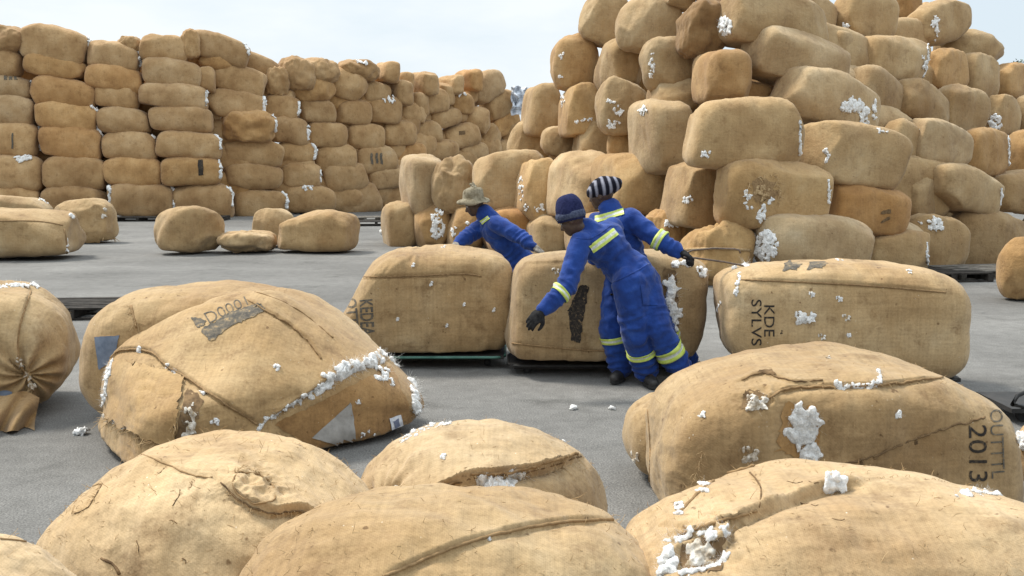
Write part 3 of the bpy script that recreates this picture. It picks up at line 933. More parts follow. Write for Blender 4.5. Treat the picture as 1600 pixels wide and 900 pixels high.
# ------------------------------------------------------------------ the tall mound of bales
def mound_D(x, y, back=0.0):
    b = interp(x, [590, 700, 830, 950, 1050, 1150, 1300, 1450, 1600], [21.2, 20.8, 19.4, 17.4, 15.3, 14.0, 14.6, 15.6, 16.6])
    yb = 450 + F * math.tan(math.atan(CAM_H / b) - R(PITCH))
    up = max(0, (yb - y)) * b / F
    k = interp(x, [590, 900, 1100, 1250, 1400, 1600], [0.30, 0.30, 0.34, 0.42, 0.60, 0.70])
    return b + k * up + back
G_MOUND = 'bales piled in the tall mound'
MOUND = [
 # (x0,y0,x1,y1, roll, yaw, style, tint, cotton, back, label)
 (906,-18,982,74, 14,8,'d','n','',0.6, 'six-sided bale end at the mound\'s upper left corner, against the sky'),
 (964,-14,1064,82, 12,5,'d','l','',0.3, 'large pale bale end right of the upper left corner one'),
 (1034,-40,1090,18, 5,0,'e','n','',0.6, 'bale cut off by the top edge above the dark crumpled one'),
 (1058,-4,1142,90, 0,10,'c','b','',0.0, 'dark brown crumpled bale high on the mound'),
 (1088,-50,1160,12, 0,0,'e','d','',0.8, 'bale at the top edge of the view just right of the crumpled one'),
 (1118,-22,1290,88, 9,20,'s','n','',0.0, 'long bale near the top with a white cotton plug in its left end'),
 (1226,-12,1306,62, 10,30,'s','n','',1.4, 'bale lying behind the long plugged one, near the top edge'),
 (862,53,934,142, 4,10,'d','o','',0.4, 'orange-tinged bale end jutting out at the mound\'s left edge'),
 (930,61,1007,140, -4,8,'e','n','',0.3, 'plain squarish bale end right of the orange-tinged left edge one'),
 (1001,58,1088,140, -5,8,'d','n','',0.0, 'bale end with a short string of cotton tufts, below the crumpled brown one'),
 (1083,78,1172,164, 2,12,'e','o','',-0.2, 'golden square bale end right of the cotton-string one'),
 (1160,42,1324,150, 10,26,'s','l','',-0.1, 'big light bale tilted down to the right, beside the golden square end'),
 (816,131,879,216, 2,8,'e','n','',1.6, 'upright bale end at the mound\'s left flank, beside the plastic sheet'),
 (874,130,938,212, -4,8,'e','y','',0.4, 'pitted bale end with cotton at both left corners, under the orange-tinged one'),
 (932,120,1018,208, -3,10,'d','n','',0.0, 'bale end with three white cotton clumps in a column'),
 (1011,123,1090,180, 0,6,'e','n','',0.3, 'bale end peeping over the corner bale, right of the three-clump one'),
 (1134,126,1216,178, 8,20,'s','o','',0.5, 'orange bale glimpsed behind the golden square end'),
 (794,188,862,252, 8,6,'d','n','',2.0, 'rounded bale below the upright left flank one'),
 (846,198,904,252, 20,10,'d','n','',1.2, 'diamond-shaped bale end behind the shelf'),
 (896,188,959,252, 0,6,'e','n','',0.9, 'bale end behind the shelf under the three-clump bale'),
 (950,192,1008,254, -6,8,'d','y','',0.5, 'small bale end with lint, touching the corner bale\'s left side'),
 (984,156,1092,270, -3,14,'e','n','',-0.3, 'large upright corner bale with a cotton wisp at its top left'),
 (1072,153,1252,266, 2,8,'s','n','R',-0.9, 'long square-ended bale with a white line down its right edge'),
 (1204,105,1371,218, 16,24,'s','l','',-0.4, 'bale sloping down right with a torn cotton mouth at its end'),
 (1246,190,1421,293, 7,16,'s','n','',-1.0, 'long rounded bale with a grey left end below the torn-mouth one'),
 (1318,103,1418,203, 22,34,'s','d','',0.3, 'bale sloping away behind the torn-mouth one'),
 (1282,48,1360,116, 18,34,'s','n','',0.7, 'bale behind the big light tilted one'),
 (1299,-12,1402,70, 4,24,'s','n','',0.8, 'bale with a small white tuft near the top edge, left of the flat-sided one'),
 (1408,-2,1515,72, -14,28,'s','n','L',1.6, 'flat-sided bale at the mound\'s upper right peak with a cotton streak'),
 (1392,-24,1440,34, 0,20,'d','o','',3.0, 'small bale lump behind the upper right peak'),
 (1332,56,1451,138, 6,26,'s','n','R',0.3, 'bale with a ragged white right edge under the tuft one'),
 (1440,76,1512,142, 0,30,'s','o','',0.9, 'warm bale between the ragged-edged one and the dome'),
 (1461,46,1566,112, 6,20,'t','n','',2.2, 'dome-topped bale on the right skyline'),
 (1498,83,1560,154, 3,34,'s','n','',1.2, 'bale end below the dome with a vertical white thread'),
 (1548,98,1612,156, 3,34,'s','o','L',1.6, 'orange-brown bale at the right edge under the skyline tree'),
 (1388,123,1484,199, 14,30,'s','d','',0.0, 'dark domed bale in the middle of the right slope'),
 (1456,132,1545,207, 5,28,'s','n','',0.0, 'smooth bale right of the dark domed one'),
 (1534,148,1594,212, 2,30,'s','n','L',0.6, 'bale with a broad white cotton patch at its left end'),
 (1582,148,1650,216, 3,30,'s','n','',0.9, 'bale cut by the right edge above the brown square end'),
 (1370,186,1448,275, 14,30,'s','n','R',-0.3, 'bale with white cotton corner just behind the long rounded one'),
 (1410,186,1518,268, 10,28,'s','l','',-0.5, 'light bale with knobbly left shoulder in the right slope'),
 (1494,200,1577,275, 3,30,'s','o','R',-0.2, 'rusty bale with white right rim in the right slope'),
 (1568,203,1650,278, 2,30,'s','o','',0.2, 'brown square bale end at the right edge, beside the rusty one'),
 (1280,278,1420,366, 7,18,'s','O','',-0.7, 'deep orange bale with two dark slits'),
 (1400,268,1466,342, 3,28,'q','n','',-0.1, 'small bale with a dented end right of the deep orange one'),
 (1440,256,1566,336, 10,24,'s','n','R',-0.5, 'large dome-backed bale with cotton at its right end, second row up'),
 (1532,266,1650,334, 5,26,'s','n','L',0.0, 'bale with cotton in its left corner at the right edge, second row up'),
 (1120,246,1297,356, 3,12,'s','y','R',-0.9, 'bale with a big ragged hole spilling cotton'),
 (1033,250,1134,356, 2,12,'e','d','',-0.5, 'dark squarish bale end with one white cotton button'),
 (926,240,1044,336, 4,14,'e','y','',-0.2, 'wide bale end behind the striped cap'),
 (856,236,962,344, 3,24,'e','l','',-0.3, 'smooth bale end on the shelf, left of the one behind the striped cap'),
 (801,248,872,350, 0,16,'e','y','',-0.3, 'upright bale end on the shelf with cotton down its face'),
 (742,235,872,332, 0,8,'s','n','',0.2, 'long shelf bale behind the bucket hat'),
 (676,243,752,334, 0,12,'c','d','',-0.1, 'crumpled burst bale end on the shelf left of the bucket hat'),
 (626,242,702,334, -2,16,'e','l','',0.0, 'smooth pale bale end at the shelf\'s left corner'),
 # ground row
 (597,315,652,388, -2,14,'e','n','',0.2, 'bale end at the mound\'s left foot'),
 (645,316,703,388, 0,12,'e','y','',0.0, 'ground bale end with a white cotton clump, second from the mound\'s left foot'),
 (694,320,756,390, 0,10,'e','y','',0.0, 'ground bale end flecked with cotton behind the worker in the bucket hat'),
 (752,322,832,396, 0,10,'e','O','',-0.1, 'orange ground bale behind the hat worker\'s back'),
 (819,333,890,402, 0,10,'e','n','',-0.2, 'plain ground bale between the hat worker and the two others'),
 (884,328,962,408, 0,10,'e','n','',-0.3, 'ground bale hidden behind the two overlapping workers'),
 (950,330,1012,420, 0,8,'e','n','',-0.3, 'ground bale hidden behind the striped-cap worker\'s back'),
 (998,328,1072,424, 4,10,'c','o','',-0.4, 'orange ground bale above the raised sleeve, with a pale cap of cotton'),
 (1065,340,1177,454, 0,12,'c','y','',-0.6, 'crumpled ground bale bound with a cross band, beyond the black glove'),
 (1176,333,1361,428, 6,14,'s','G','',-0.9, 'grey-tan ground bale with a big white cotton mouth at its left end'),
 (1344,356,1450,428, 6,14,'s','n','R',-0.5, 'low ground bale rimmed with cotton at its right end'),
 (1400,335,1513,428, 4,14,'s','n','T',-0.2, 'ground bale with a white cotton tuft on top'),
 (1470,327,1606,421, 5,14,'s','d','',0.1, 'long brown ground bale above the grey pallet at the mound\'s right foot'),
 (1586,326,1680,410, 3,14,'s','n','T',0.4, 'ground bale at the right edge with a tuft of cotton on top'),
]

BALES = {}
def put(key, x0, y0, x1, y1, roll, yaw, style, tint, D, label, group, n, seed, gz=None, mat='burlap', over=None, pit=0.0, name='cotton_bale', link=True, warp=None):
    co, f = bale_verts(style, seed, n, over)
    m = rot_m(yaw, roll, pit)
    if warp is not None:
        co = warp(co @ m.T); m = np.eye(3)
    v = fit_bale(co, m, x0, y0, x1, y1, D, gz)
    b = Bale(key, v, f)
    b.mat, b.tint, b.label, b.group, b.name = mat, tint_of(tint, random.Random(seed)), label, group, name
    if link: b.link(M[mat], b.tint, label, group, name)
    BALES[key] = b
    return b

def end_cotton(b, side, x0, y0, x1, y1, r, seed):
    g = random.Random(seed); w, h = x1 - x0, y1 - y0
    if side in 'LR':
        # walk inward from the edge until the bale is met, row by row
        pts = []
        for k in range(5):
            y = y0 + h * (0.16 + 0.16 * k)
            for s in range(1, 14):
                x = x1 - s * w * 0.012 if side == 'R' else x0 + s * w * 0.012
                if b.hit(x, y): pts.append((x, y)); break
        if len(pts) > 2:
            k0 = g.randint(0, 1); k1 = len(pts) - g.randint(0, 1)
            seam(b, pts[k0:k1], [r * g.uniform(.35, .8) for _ in range(400)], M['cotton'], .1, 'cotton_lint', wob=r * .22, seed=seed, step=2.0)
            if g.random() < .6: cotton(b, pts[g.randint(0, 2):][:2], r * .9, jit=0.3, sub=1, seed=seed)
    else:
        c = g.uniform(0.45, 0.75)
        y = y0 + h * 0.12
        blob(b, x0 + w * c, y, w * 0.3, h * 0.16, r, 9, sub=1, seed=seed, wisps=0)

for i, (x0, y0, x1, y1, roll, st, tn, ct, lab) in enumerate(WALL):
    xm = (x0 + x1) / 2
    ex, ey = 0.025 * (x1 - x0) + .5, 0.02 * (y1 - y0) + .5
    b = put('w%d' % i, x0 - ex, y0 - ey * .6, x1 + ex, y1 + ey, roll, wall_yaw(xm) + random.Random(i).uniform(-4, 4), st, tn, wall_D(xm) + 0.5, lab, G_WALL, 26, 100 + i, over={'s': {'pc': 3.0, 'pe': 6.0, 'bulge': .09, 'sag': .24, 'lump': .05}, 'c': {'lump': .10}}.get(st))
    b.o.color = (b.tint[0] * 1.08, b.tint[1] * 1.01, b.tint[2] * .96, 1)
    for s in ct:
        if s in 'LR': end_cotton(b, s, x0, y0, x1, y1, 0.10, 100 + i)
        else: end_cotton(b, s, x0, y0, x1, y1, 0.10, 100 + i)

for i, (x0, y0, x1, y1, roll, yaw, st, tn, ct, back, lab) in enumerate(MOUND):
    xm, ym = (x0 + x1) / 2, (y0 + y1) / 2
    ff = STYLE[st][1] / 2
    ex, ey = 0.03 * (x1 - x0) + .5, 0.04 * (y1 - y0) + .5
    b = put('m%d' % i, x0 - ex, y0 - ey * .5, x1 + ex, y1 + ey, roll, yaw, st, tn, mound_D(xm, ym, back) + ff * 0.8, lab, G_MOUND, 30, 300 + i)
    for s in ct:
        end_cotton(b, s, x0, y0, x1, y1, 0.035 if s in 'LR' else 0.06, 300 + i)

# the rows behind the faces of both stacks, seen only through the gaps
def inner(b, dx, dy, back, label, group):
    v = b.v; px, py, z = proj(v)
    x0, x1, y0, y1 = px.min(), px.max(), py.min(), py.max(); D = float(z.mean())
    d = at((x0 + x1) / 2 + dx * (x1 - x0), (y0 + y1) / 2 + dy * (y1 - y0), D + back) - at((x0 + x1) / 2, (y0 + y1) / 2, D)
    c = b.o.copy(); col.objects.link(c)
    c.location = b.o.location + Vector(d)
    if c.location.z < 0: c.location.z = 0
    c['label'] = label; c['group'] = group
for i, row in enumerate(WALL):
    if row[3] < 335 and row[5] != 'c' and row[0] < 690:
        inner(BALES['w%d' % i], .5, .42, 1.35, 'bale in the inner row of the long wall, glimpsed only through its gaps', 'inner bales of the long wall')
for i, row in enumerate(MOUND):
    if row[2] < 1480 and row[1] > -30 and row[6] != 'c':
        inner(BALES['m%d' % i], .45, .42, 1.5, 'bale inside the tall mound, glimpsed only through its gaps', 'inner bales of the tall mound')
# ------------------------------------------------------------------ loose bales on the yard
G_LOOSE = 'loose bales lying on the yard'
def sstep(x): 
    x = np.clip(x, 0, 1); return x * x * (3 - 2 * x)

put('L0', -60, 304, 84, 352, 2, 4, 's', 'l', 22.5, 'pale loose bale behind the long loose one, with white lint at its tip', G_LOOSE, 30, 601, gz=0.0)
put('L2', 84, 309, 186, 379, 0, -14, 'q', 'n', 20.5, 'loose bale sitting on a flattened sack end, behind the long loose one', G_LOOSE, 36, 602, gz=0.0)
put('L1', -150, 322, 135, 405, 0, 4, 's', 'n', 18.6, 'long loose bale with a bright cotton plug at its right end', G_LOOSE, 40, 603, gz=0.0, over={'pe': 9, 'bulge': .08, 'sag': .05})
put('L6', 393, 325, 462, 385, 2, 8, 'q', 'l', 20.3, 'small loose bale tucked behind the tidy loose bale', G_LOOSE, 30, 604, gz=0.0)
put('L3', 240, 321, 352, 396, 6, 38, 'q', 'n', 19.4, 'loose bale slumped to a peak, beside the flat half-empty sack', G_LOOSE, 36, 605, gz=0.0, over={'bulge': .10, 'sag': .30, 'pe': 4.6, 'pc': 4.6, 'lump': .09})
put('L4', 338, 359, 433, 396, 2, 4, 'c', 'n', 19.2, 'flat half-empty sack lying between two loose bales', G_LOOSE, 40, 606, gz=0.0, over={'H': .42, 'pe': 5, 'pc': 4, 'lump': .10, 'wr': .05}, name='half_empty_sack')
put('L5', 433, 327, 563, 394, 0, -10, 's', 'n', 19.3, 'tidy rounded loose bale on the asphalt, in front of the wall\'s middle', G_LOOSE, 36, 607, gz=0.0, over={'L': 1.5, 'bulge': .16, 'sag': .12})
put('Z1', 1556, 369, 1668, 469, 0, -30, 'q', 'o', 14.5, 'rounded warm-brown loose bale cut off by the right edge', G_LOOSE, 40, 608, gz=0.0, over={'pc': 2.8, 'pe': 3.2})

# the three bales set on low trolleys
G_TROL = 'bales standing on low trolleys'
def skew(k):
    def f(w):
        w = w.copy(); w[:, 0] += k * w[:, 2]; return w
    return f
put('M1', 518, 381, 803, 553, 0, 6, 's', 'n', 8.9, 'plump bale on the green-edged trolley, stencilled at its pointed left end', G_TROL, 90, 610, gz=0.11, over={'L': 1.5, 'T': 0.95, 'pe': 7.0, 'pc': 5.2, 'bulge': .06, 'sag': .03, 'lump': .035}, warp=lambda w: np.c_[w[:, 0] + np.where(w[:, 0] < 0, 0.62 * (w[:, 2] + 0.12) * np.clip(-w[:, 0] / 0.6, 0, 1.2), 0), w[:, 1], w[:, 2]], link=False)
put('M2', 788, 388, 1107, 567, 0, 2, 's', 'g', 8.8, 'greyish bale behind the two workers, split open with cotton and smeared black', G_TROL, 90, 611, gz=0.09, over={'L': 1.6, 'T': 0.9, 'pe': 7, 'pc': 5.5, 'bulge': .06, 'sag': .02, 'lump': .03}, link=False)
put('M3', 1114, 403, 1518, 592, 3, -4, 's', 'n', 8.35, 'long sealed bale stencilled in two short upright lines, right of the workers', G_TROL, 90, 612, gz=0.10, over={'L': 2.0, 'T': 0.95, 'pe': 6, 'pc': 4.2, 'bulge': .07, 'sag': .10, 'lump': .035}, link=False)

# near bales
G_NEAR = 'bales lying close to the viewer'
put('F1', -230, 434, 126, 655, 0, 14, 'q', 'n', 6.5, 'gathered-up bale at the left edge, puckered along a vertical seam', G_NEAR, 120, 620, gz=0.0, over={'L': 1.4, 'T': 1.2, 'pe': 3.4, 'pc': 3.0, 'bulge': .12, 'sag': .12, 'lump': .05}, link=False)
put('F2', 123, 437, 514, 672, 0, 4, 's', 'n', 7.1, 'bale with a blue-grey patch, mostly hidden behind the big burst one', G_NEAR, 90, 621, gz=0.0, over={'L': 1.7, 'T': 1.0, 'pe': 4, 'pc': 4.0, 'bulge': .12, 'sag': .12}, link=False)
def f3warp(w):
    w = w.copy()
    yn = w[:, 1] / np.abs(w[:, 1]).max(); xn = w[:, 0] / np.abs(w[:, 0]).max()
    zt = 0.50 + 0.50 * sstep((yn + 0.95) / 1.1)
    zt *= np.where(xn > 0, 1 - 0.74 * np.abs(xn) ** 1.4, 1 - 0.34 * np.abs(xn) ** 1.8)
    base = w[:, 2].min()
    w[:, 2] = base + (w[:, 2] - base) * zt
    return w
put('F3', 153, 449, 663, 742, 0, 38, 's', 'n', 6.1, 'big burst bale with cotton along its torn edge and a grey triangle patch', G_NEAR, 170, 622, gz=0.0, over={'L': 1.75, 'T': 1.25, 'H': 1.0, 'pe': 7.0, 'pc': 6.0, 'bulge': .06, 'sag': .02, 'lump': .05}, warp=f3warp, link=False)
def f8warp(w):
    w = w.copy(); xn = w[:, 0] / np.abs(w[:, 0]).max(); base = w[:, 2].min()
    w[:, 2] = base + (w[:, 2] - base) * np.where(xn < .1, 1 - .20 * np.clip(.1 - xn, 0, 2) ** 1.4, 1 - .11 * np.clip(xn - .1, 0, 2) ** 2)
    return w
put('F8', 1008, 533, 1600, None, 2, 3, 's', 'n', 4.75, 'big bale stencilled 2013 with a cotton burst in its side', G_NEAR, 190, 623, gz=0.0, over={'L': 1.75, 'T': 1.05, 'pe': 6.0, 'pc': 4.4, 'bulge': .09, 'sag': .14, 'lump': .045}, warp=f8warp, link=False)
put('F9', 972, 610, 1180, 752, 6, 10, 'q', 'n', 5.45, 'low rounded bale end showing behind the big 2013 bale', G_NEAR, 60, 624, gz=0.0, over={'L': 1.2, 'T': 0.9, 'H': .5, 'pe': 3, 'pc': 2.6}, link=False)
put('F11', 1586, 640, 1800, None, 0, 10, 'q', 'n', 4.9, 'sliver of a bale at the right edge behind the big 2013 bale', G_NEAR, 60, 625, gz=0.0, over={'pe': 3.5, 'pc': 3.2}, link=False)
put('F5', 548, 654, 956, None, 4, 42, 'q', 'l', 3.75, 'bale with its top flap gaping over white cotton, between two bigger ones', G_NEAR, 170, 626, gz=0.0, over={'L': 1.15, 'T': 1.0, 'pe': 3.0, 'pc': 2.8, 'bulge': .16, 'sag': .14, 'lump': .05}, link=False)
put('F4', 46, 671, 606, None, 0, -24, 'q', 'l', 3.25, 'domed bale with a torn lip of sacking across its top', G_NEAR, 200, 627, gz=0.0, over={'L': 1.35, 'T': 1.05, 'pe': 2.7, 'pc': 2.6, 'bulge': .16, 'sag': .14, 'lump': .05}, link=False)
put('F10', 955, 716, 1790, None, 3, 6, 's', 'l', 2.95, 'bale with a cotton-ringed hole at its left end, bottom right corner', G_NEAR, 200, 628, gz=0.0, over={'L': 1.7, 'T': 1.0, 'pe': 3.2, 'pc': 3.0, 'bulge': .14, 'sag': .14, 'lump': .05}, link=False)
put('F6', 350, 754, 1040, None, 0, 22, 's', 'n', 2.75, 'smooth long bale with one curved seam, cut off by the bottom edge', G_NEAR, 190, 629, gz=0.0, over={'L': 1.5, 'T': 1.0, 'pe': 3.4, 'pc': 3.0, 'bulge': .12, 'sag': .10, 'lump': .04}, link=False)
put('F7', -330, 833, 186, None, 4, 14, 's', 'l', 2.35, 'pale bale top filling the bottom left corner', G_NEAR, 120, 630, gz=0.0, over={'L': 1.4, 'T': 1.0, 'pe': 3, 'pc': 2.8}, link=False)

B = BALES
# sculpting before the meshes are linked
pucker(B['F1'], 44, 588, 0.30, 0.030, 11, 1)
pucker(B['F1'], 60, 640, 0.20, 0.022, 9, 4)
crease(B['F1'], [(48, 452), (30, 510), (28, 555), (42, 590)], .012, .014, .06)
dent(B['F3'], 330, 560, .22, -.03)
crease(B['F3'], [(168, 575), (186, 548), (232, 548), (262, 572), (292, 590), (345, 625), (402, 660)], .018, .022, .06)
crease(B['F3'], [(420, 655), (470, 622), (520, 590), (570, 570), (612, 560)], .022, .030, .07)
crease(B['F3'], [(386, 468), (418, 486), (450, 505), (482, 532), (502, 560)], .010, .012, .05)
rumple(B['F3'], 225, 620, .22, .022, 7.0, 3)
crease(B['F4'], [(345, 752), (375, 780), (420, 800), (470, 797), (500, 816), (548, 818)], .028, .026, .07)
rumple(B['F4'], 395, 752, .10, .018, 16.0, 4)
crease(B['F4'], [(112, 803), (140, 790), (160, 755)], .012, .012, .035)
crease(B['F4'], [(217, 708), (270, 730), (332, 746)], .006, .006, .03)
crease(B['F5'], [(628, 796), (680, 768), (740, 746), (830, 735), (935, 705)], .040, .045, .07)
pucker(B['F5'], 606, 792, 0.16, 0.016, 9, 2)
crease(B['F6'], [(600, 900), (720, 850), (830, 822), (930, 811), (1024, 816)], .012, .014, .06)
crease(B['F8'], [(1200, 622), (1240, 606), (1300, 602), (1380, 600), (1480, 590), (1550, 602)], .014, .016, .06)
crease(B['F8'], [(1150, 598), (1192, 583), (1240, 596), (1290, 594)], .012, .012, .04)
rumple(B['F8'], 1185, 625, .10, .02, 12.0, 4)
dent(B['F8'], 1255, 670, .12, -.05)
rumple(B['F10'], 1090, 850, .14, .03, 11.0, 6)
dent(B['F10'], 1092, 862, .07, -.06)
crease(B['F10'], [(1120, 862), (1146, 822), (1190, 797), (1240, 778), (1300, 760), (1350, 752)], .030, .030, .06, flip=True)
dent(B['F10'], 1225, 764, .05, -.014)
crease(B['F10'], [(1050, 846), (1090, 826), (1130, 812), (1170, 800)], .010, .012, .04)
crease(B['F10'], [(1170, 735), (1190, 762), (1186, 792)], .008, .008, .03)
crease(B['M1'], [(556, 432), (640, 430), (725, 427), (752, 432)], .010, .012, .07)
crease(B['M3'], [(1158, 436), (1280, 441), (1380, 447), (1478, 456)], .012, .014, .07)
crease(B['M2'], [(800, 412), (900, 408), (960, 407)], .008, .008, .05)
crease(B['M2'], [(800, 536), (900, 545), (960, 548)], .008, .008, .05)
for k in ('M1', 'M2', 'M3', 'F1', 'F2', 'F3', 'F8', 'F9', 'F11', 'F5', 'F4', 'F10', 'F6', 'F7'):
    b = B[k]; b.link(M['burlap_near'], b.tint, b.label, b.group)

def find(sub):
    r = [b for b in BALES.values() if sub in b.label]
    assert len(r) == 1, (sub, len(r))
    return r[0]

# loose jute fibres standing off the near bales
def fuzz(b, n, l, seed):
    g = random.Random(seed); mb = MB()
    cam_side = np.where((b.v[:, 2] > .25))[0]
    for k in range(n):
        p = b.v[cam_side[g.randrange(len(cam_side))]]
        d = np.array([g.gauss(0, 1), g.gauss(0, 1), g.gauss(.3, .6)]); d /= np.linalg.norm(d); L_ = l * g.uniform(.4, 1.3)
        e = np.array([g.gauss(0, 1), g.gauss(0, 1), g.gauss(0, 1)]) * L_ * .5
        mb.tube([p - d * .002, p + d * L_ * .5 + e * .4, p + d * L_ * .7 + e], [.0009, .0008, .0004], 3)
    mb.build('loose_fibres', M['thread'], b.o)['kind'] = 'stuff'
for k, n_ in (('F4', 900), ('F5', 500), ('F6', 800), ('F10', 900), ('F8', 350), ('F3', 700), ('F7', 300), ('F1', 400)): fuzz(B[k], n_, .022, len(k) + n_)
# ---- F1
b = B['F1']
cotton(b, [(-20, 450), (20, 446), (58, 447)], .020, sub=2, wisps=1)
blob(b, 55, 441, 14, 8, .014, 5, mat=M['cotton_dirty'])
seam(b, [(48, 455), (30, 512), (28, 556), (42, 590), (52, 612)], .007)
cotton(b, [(28, 560), (44, 590), (52, 606)], .013, sub=2, mat=M['cotton_dirty'], wisps=1)
threads(b, [(28, 555), (60, 640)], 30, .05)
sheet(b, [(-20, 606), (20, 612), (14, 634), (-20, 640)], 8, 6, .012, M['patch_blue'], 'cloth_patch', rag=.5)
# the loose corner of sacking hanging to the ground
mb = MB(); vs, fs = [], []
for j in range(17):
    for i in range(33):
        s_, t_ = i / 32, j / 16
        px = -16 + s_ * 74 + 4 * math.sin(t_ * 3 + s_ * 2); py = 612 + 6 * s_ + 5 * math.sin(s_ * 7) * (1 - t_) + t_ * (66 - 11 * s_) + 2.5 * t_ * math.sin(s_ * 9)
        p = ground(px, 680 - 10 * s_)
        Dd = float(np.dot(p - CAMP, FWD)) - 0.02 + 0.20 * (1 - t_) ** 1.5 + 0.07 * (.3 + .7 * t_) * math.sin(s_ * 11 + t_ * 3.5 + 2 * math.sin(t_ * 2))
        q = at(px, py, Dd); q[2] = max(q[2], 0.006)
        vs.append(q)
for j in range(16):
    for i in range(32): fs.append((j * 33 + i, (j + 1) * 33 + i, (j + 1) * 33 + i + 1, j * 33 + i + 1))
fl = mesh_obj('loose_flap', vs, fs, M['flap'], b.o); fl.color = (0.74, .68, .60, 1)
# ---- F2
b = B['F2']
sheet(b, [(148, 527), (187, 524), (178, 562), (155, 578)], 10, 10, .006, M['patch_blue'], 'cloth_patch', rag=.4)
seam(b, [(148, 527), (187, 524)], .005)
threads(b, [(205, 480), (214, 505)], 22, .06)
seam(b, [(205, 478), (210, 500), (214, 512)], .009)
# ---- F3
b = B['F3']
seam(b, [(172, 560), (188, 547), (232, 548), (262, 572), (292, 590), (345, 626), (402, 662)], .007, wob=.002)
seam(b, [(386, 468), (418, 486), (450, 505), (482, 532), (502, 562)], .007, wob=.003)
seam(b, [(398, 456), (440, 470), (480, 494), (520, 528)], .005, wob=.002)
cotton(b, [(424, 652), (450, 636), (480, 616), (505, 600)], .018, sub=2, wisps=2, seed=1)
cotton(b, [(500, 603), (535, 588), (570, 572), (606, 562), (632, 568)], .034, sub=3, wisps=3, jit=.8, seed=2)
cotton(b, [(520, 585), (560, 566), (600, 556)], .028, sub=3, wisps=3, jit=.8, seed=12)
cotton(b, [(628, 566), (643, 590), (650, 625), (656, 662)], .030, sub=2, wisps=3, jit=.6, seed=3)
cotton(b, [(612, 562), (632, 575), (644, 596), (650, 625), (654, 650)], .030, sub=2, wisps=3, jit=.5, seed=31)
blob(b, 596, 582, 22, 24, .026, 8, wisps=2)
for (x, y, w, h) in ((432, 575, 9, 7), (262, 571, 10, 14), (272, 582, 8, 8), (218, 547, 8, 6), (318, 618, 10, 14), (335, 657, 12, 9), (408, 670, 9, 16), (415, 655, 9, 6), (576, 680, 22, 18), (560, 628, 6, 6), (612, 598, 5, 12)):
    blob(b, x, y, w, h, .013, 5, wisps=2, seed=x)
cotton(b, [(176, 566), (168, 585), (163, 615), (158, 640)], .020, sub=2, wisps=2, jit=.5)
cotton(b, [(160, 648), (185, 660), (215, 668)], .016, sub=2, wisps=3, jit=.8, mat=M['cotton_dirty'])
fl = sheet(b, [(182, 562), (288, 592), (268, 704), (168, 655)], 26, 24, .022, M['flap'], 'torn_flap', rag=2.2, seed=4)
if fl: fl.color = (0.97, 0.93, 0.85, 1)
threads(b, [(168, 655), (215, 680), (268, 700)], 70, .10, seed=9)
threads(b, [(288, 592), (275, 650), (268, 700)], 40, .05, seed=19)
threads(b, [(182, 562), (230, 572), (288, 592)], 40, .04, seed=29)
sheet(b, [(290, 606), (318, 622), (300, 676), (272, 694)], 8, 10, .004, M['tear'], 'tear', rag=2)
blob(b, 296, 655, 16, 56, .020, 12, mat=M['cotton_dirty'], wisps=2)
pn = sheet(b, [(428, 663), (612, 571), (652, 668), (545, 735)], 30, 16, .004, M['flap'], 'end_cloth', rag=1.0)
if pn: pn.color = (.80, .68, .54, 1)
sheet(b, [(547, 629), (549, 632), (557, 703), (487, 684)], 12, 12, .008, M['patch_grey'], 'triangular_patch', rag=.4)
seam(b, [(547, 629), (550, 660), (557, 703)], .005); seam(b, [(487, 684), (520, 694), (557, 703)], .005); seam(b, [(547, 629), (520, 655), (487, 684)], .004)
sheet(b, [(607, 654), (625, 647), (631, 672), (613, 679)], 5, 6, .010, M['paper'], 'paper_tag')
sheet(b, [(612, 658), (621, 654), (624, 668), (617, 671)], 4, 4, .013, M['ink_print'], 'tag_print')
sheet(b, [(313, 517), (352, 492), (410, 474), (330, 534)], 14, 8, .004, M['ink_faded'], 'stencil_bar', rag=1.2)
sheet(b, [(352, 492), (404, 473), (416, 486), (374, 505)], 14, 8, .0045, M['ink_faded'], 'stencil_bar', rag=1.0)
sheet(b, [(297, 496), (322, 500), (320, 508), (309, 513)], 8, 6, .004, M['ink_faded'], 'stencil_bar', rag=1.0)
stencil(b, 'D0001', [(318, 490), (382, 463), (388, 476), (328, 506)], M['ink_faded'], bold=-.012)
# ---- F4
b = B['F4']
seam(b, [(345, 754), (375, 781), (420, 801), (470, 799), (500, 817), (550, 819)], .0032, wob=.0015, mat=M['tear'])
seam(b, [(372, 738), (362, 752), (372, 770), (400, 785), (430, 780), (428, 760), (405, 742), (372, 738)], .003, wob=.002)
threads(b, [(345, 754), (375, 781), (420, 801), (470, 799), (550, 819)], 60, .020, r=.0012, seed=2)
threads(b, [(368, 738), (380, 728), (415, 745), (425, 765)], 50, .022, r=.0012, seed=3)
seam(b, [(112, 803), (138, 792), (160, 756)], .0026, wob=.0015, mat=M['tear'])
seam(b, [(112, 803), (122, 775), (150, 757), (160, 756)], .003, wob=.002)
threads(b, [(112, 803), (138, 792), (160, 756)], 30, .018, r=.0012, seed=6)
seam(b, [(217, 708), (270, 729), (300, 742), (332, 746)], .0025, wob=.001)
for (x0, y0, x1, y1) in ((245, 742, 258, 730), (270, 790, 282, 765), (266, 812, 276, 818), (213, 845, 216, 862), (530, 705, 545, 710), (285, 872, 290, 880), (420, 862, 436, 855), (455, 815, 458, 840), (510, 790, 525, 798), (300, 752, 296, 764)):
    seam(b, [(x0, y0), ((x0 + x1) / 2 + 2, (y0 + y1) / 2), (x1, y1)], .0016, wob=.001, mat=M['tear'], step=3, seed=x0)
    threads(b, [(x0, y0), (x1, y1)], 9, .014, r=.001, seed=x0)
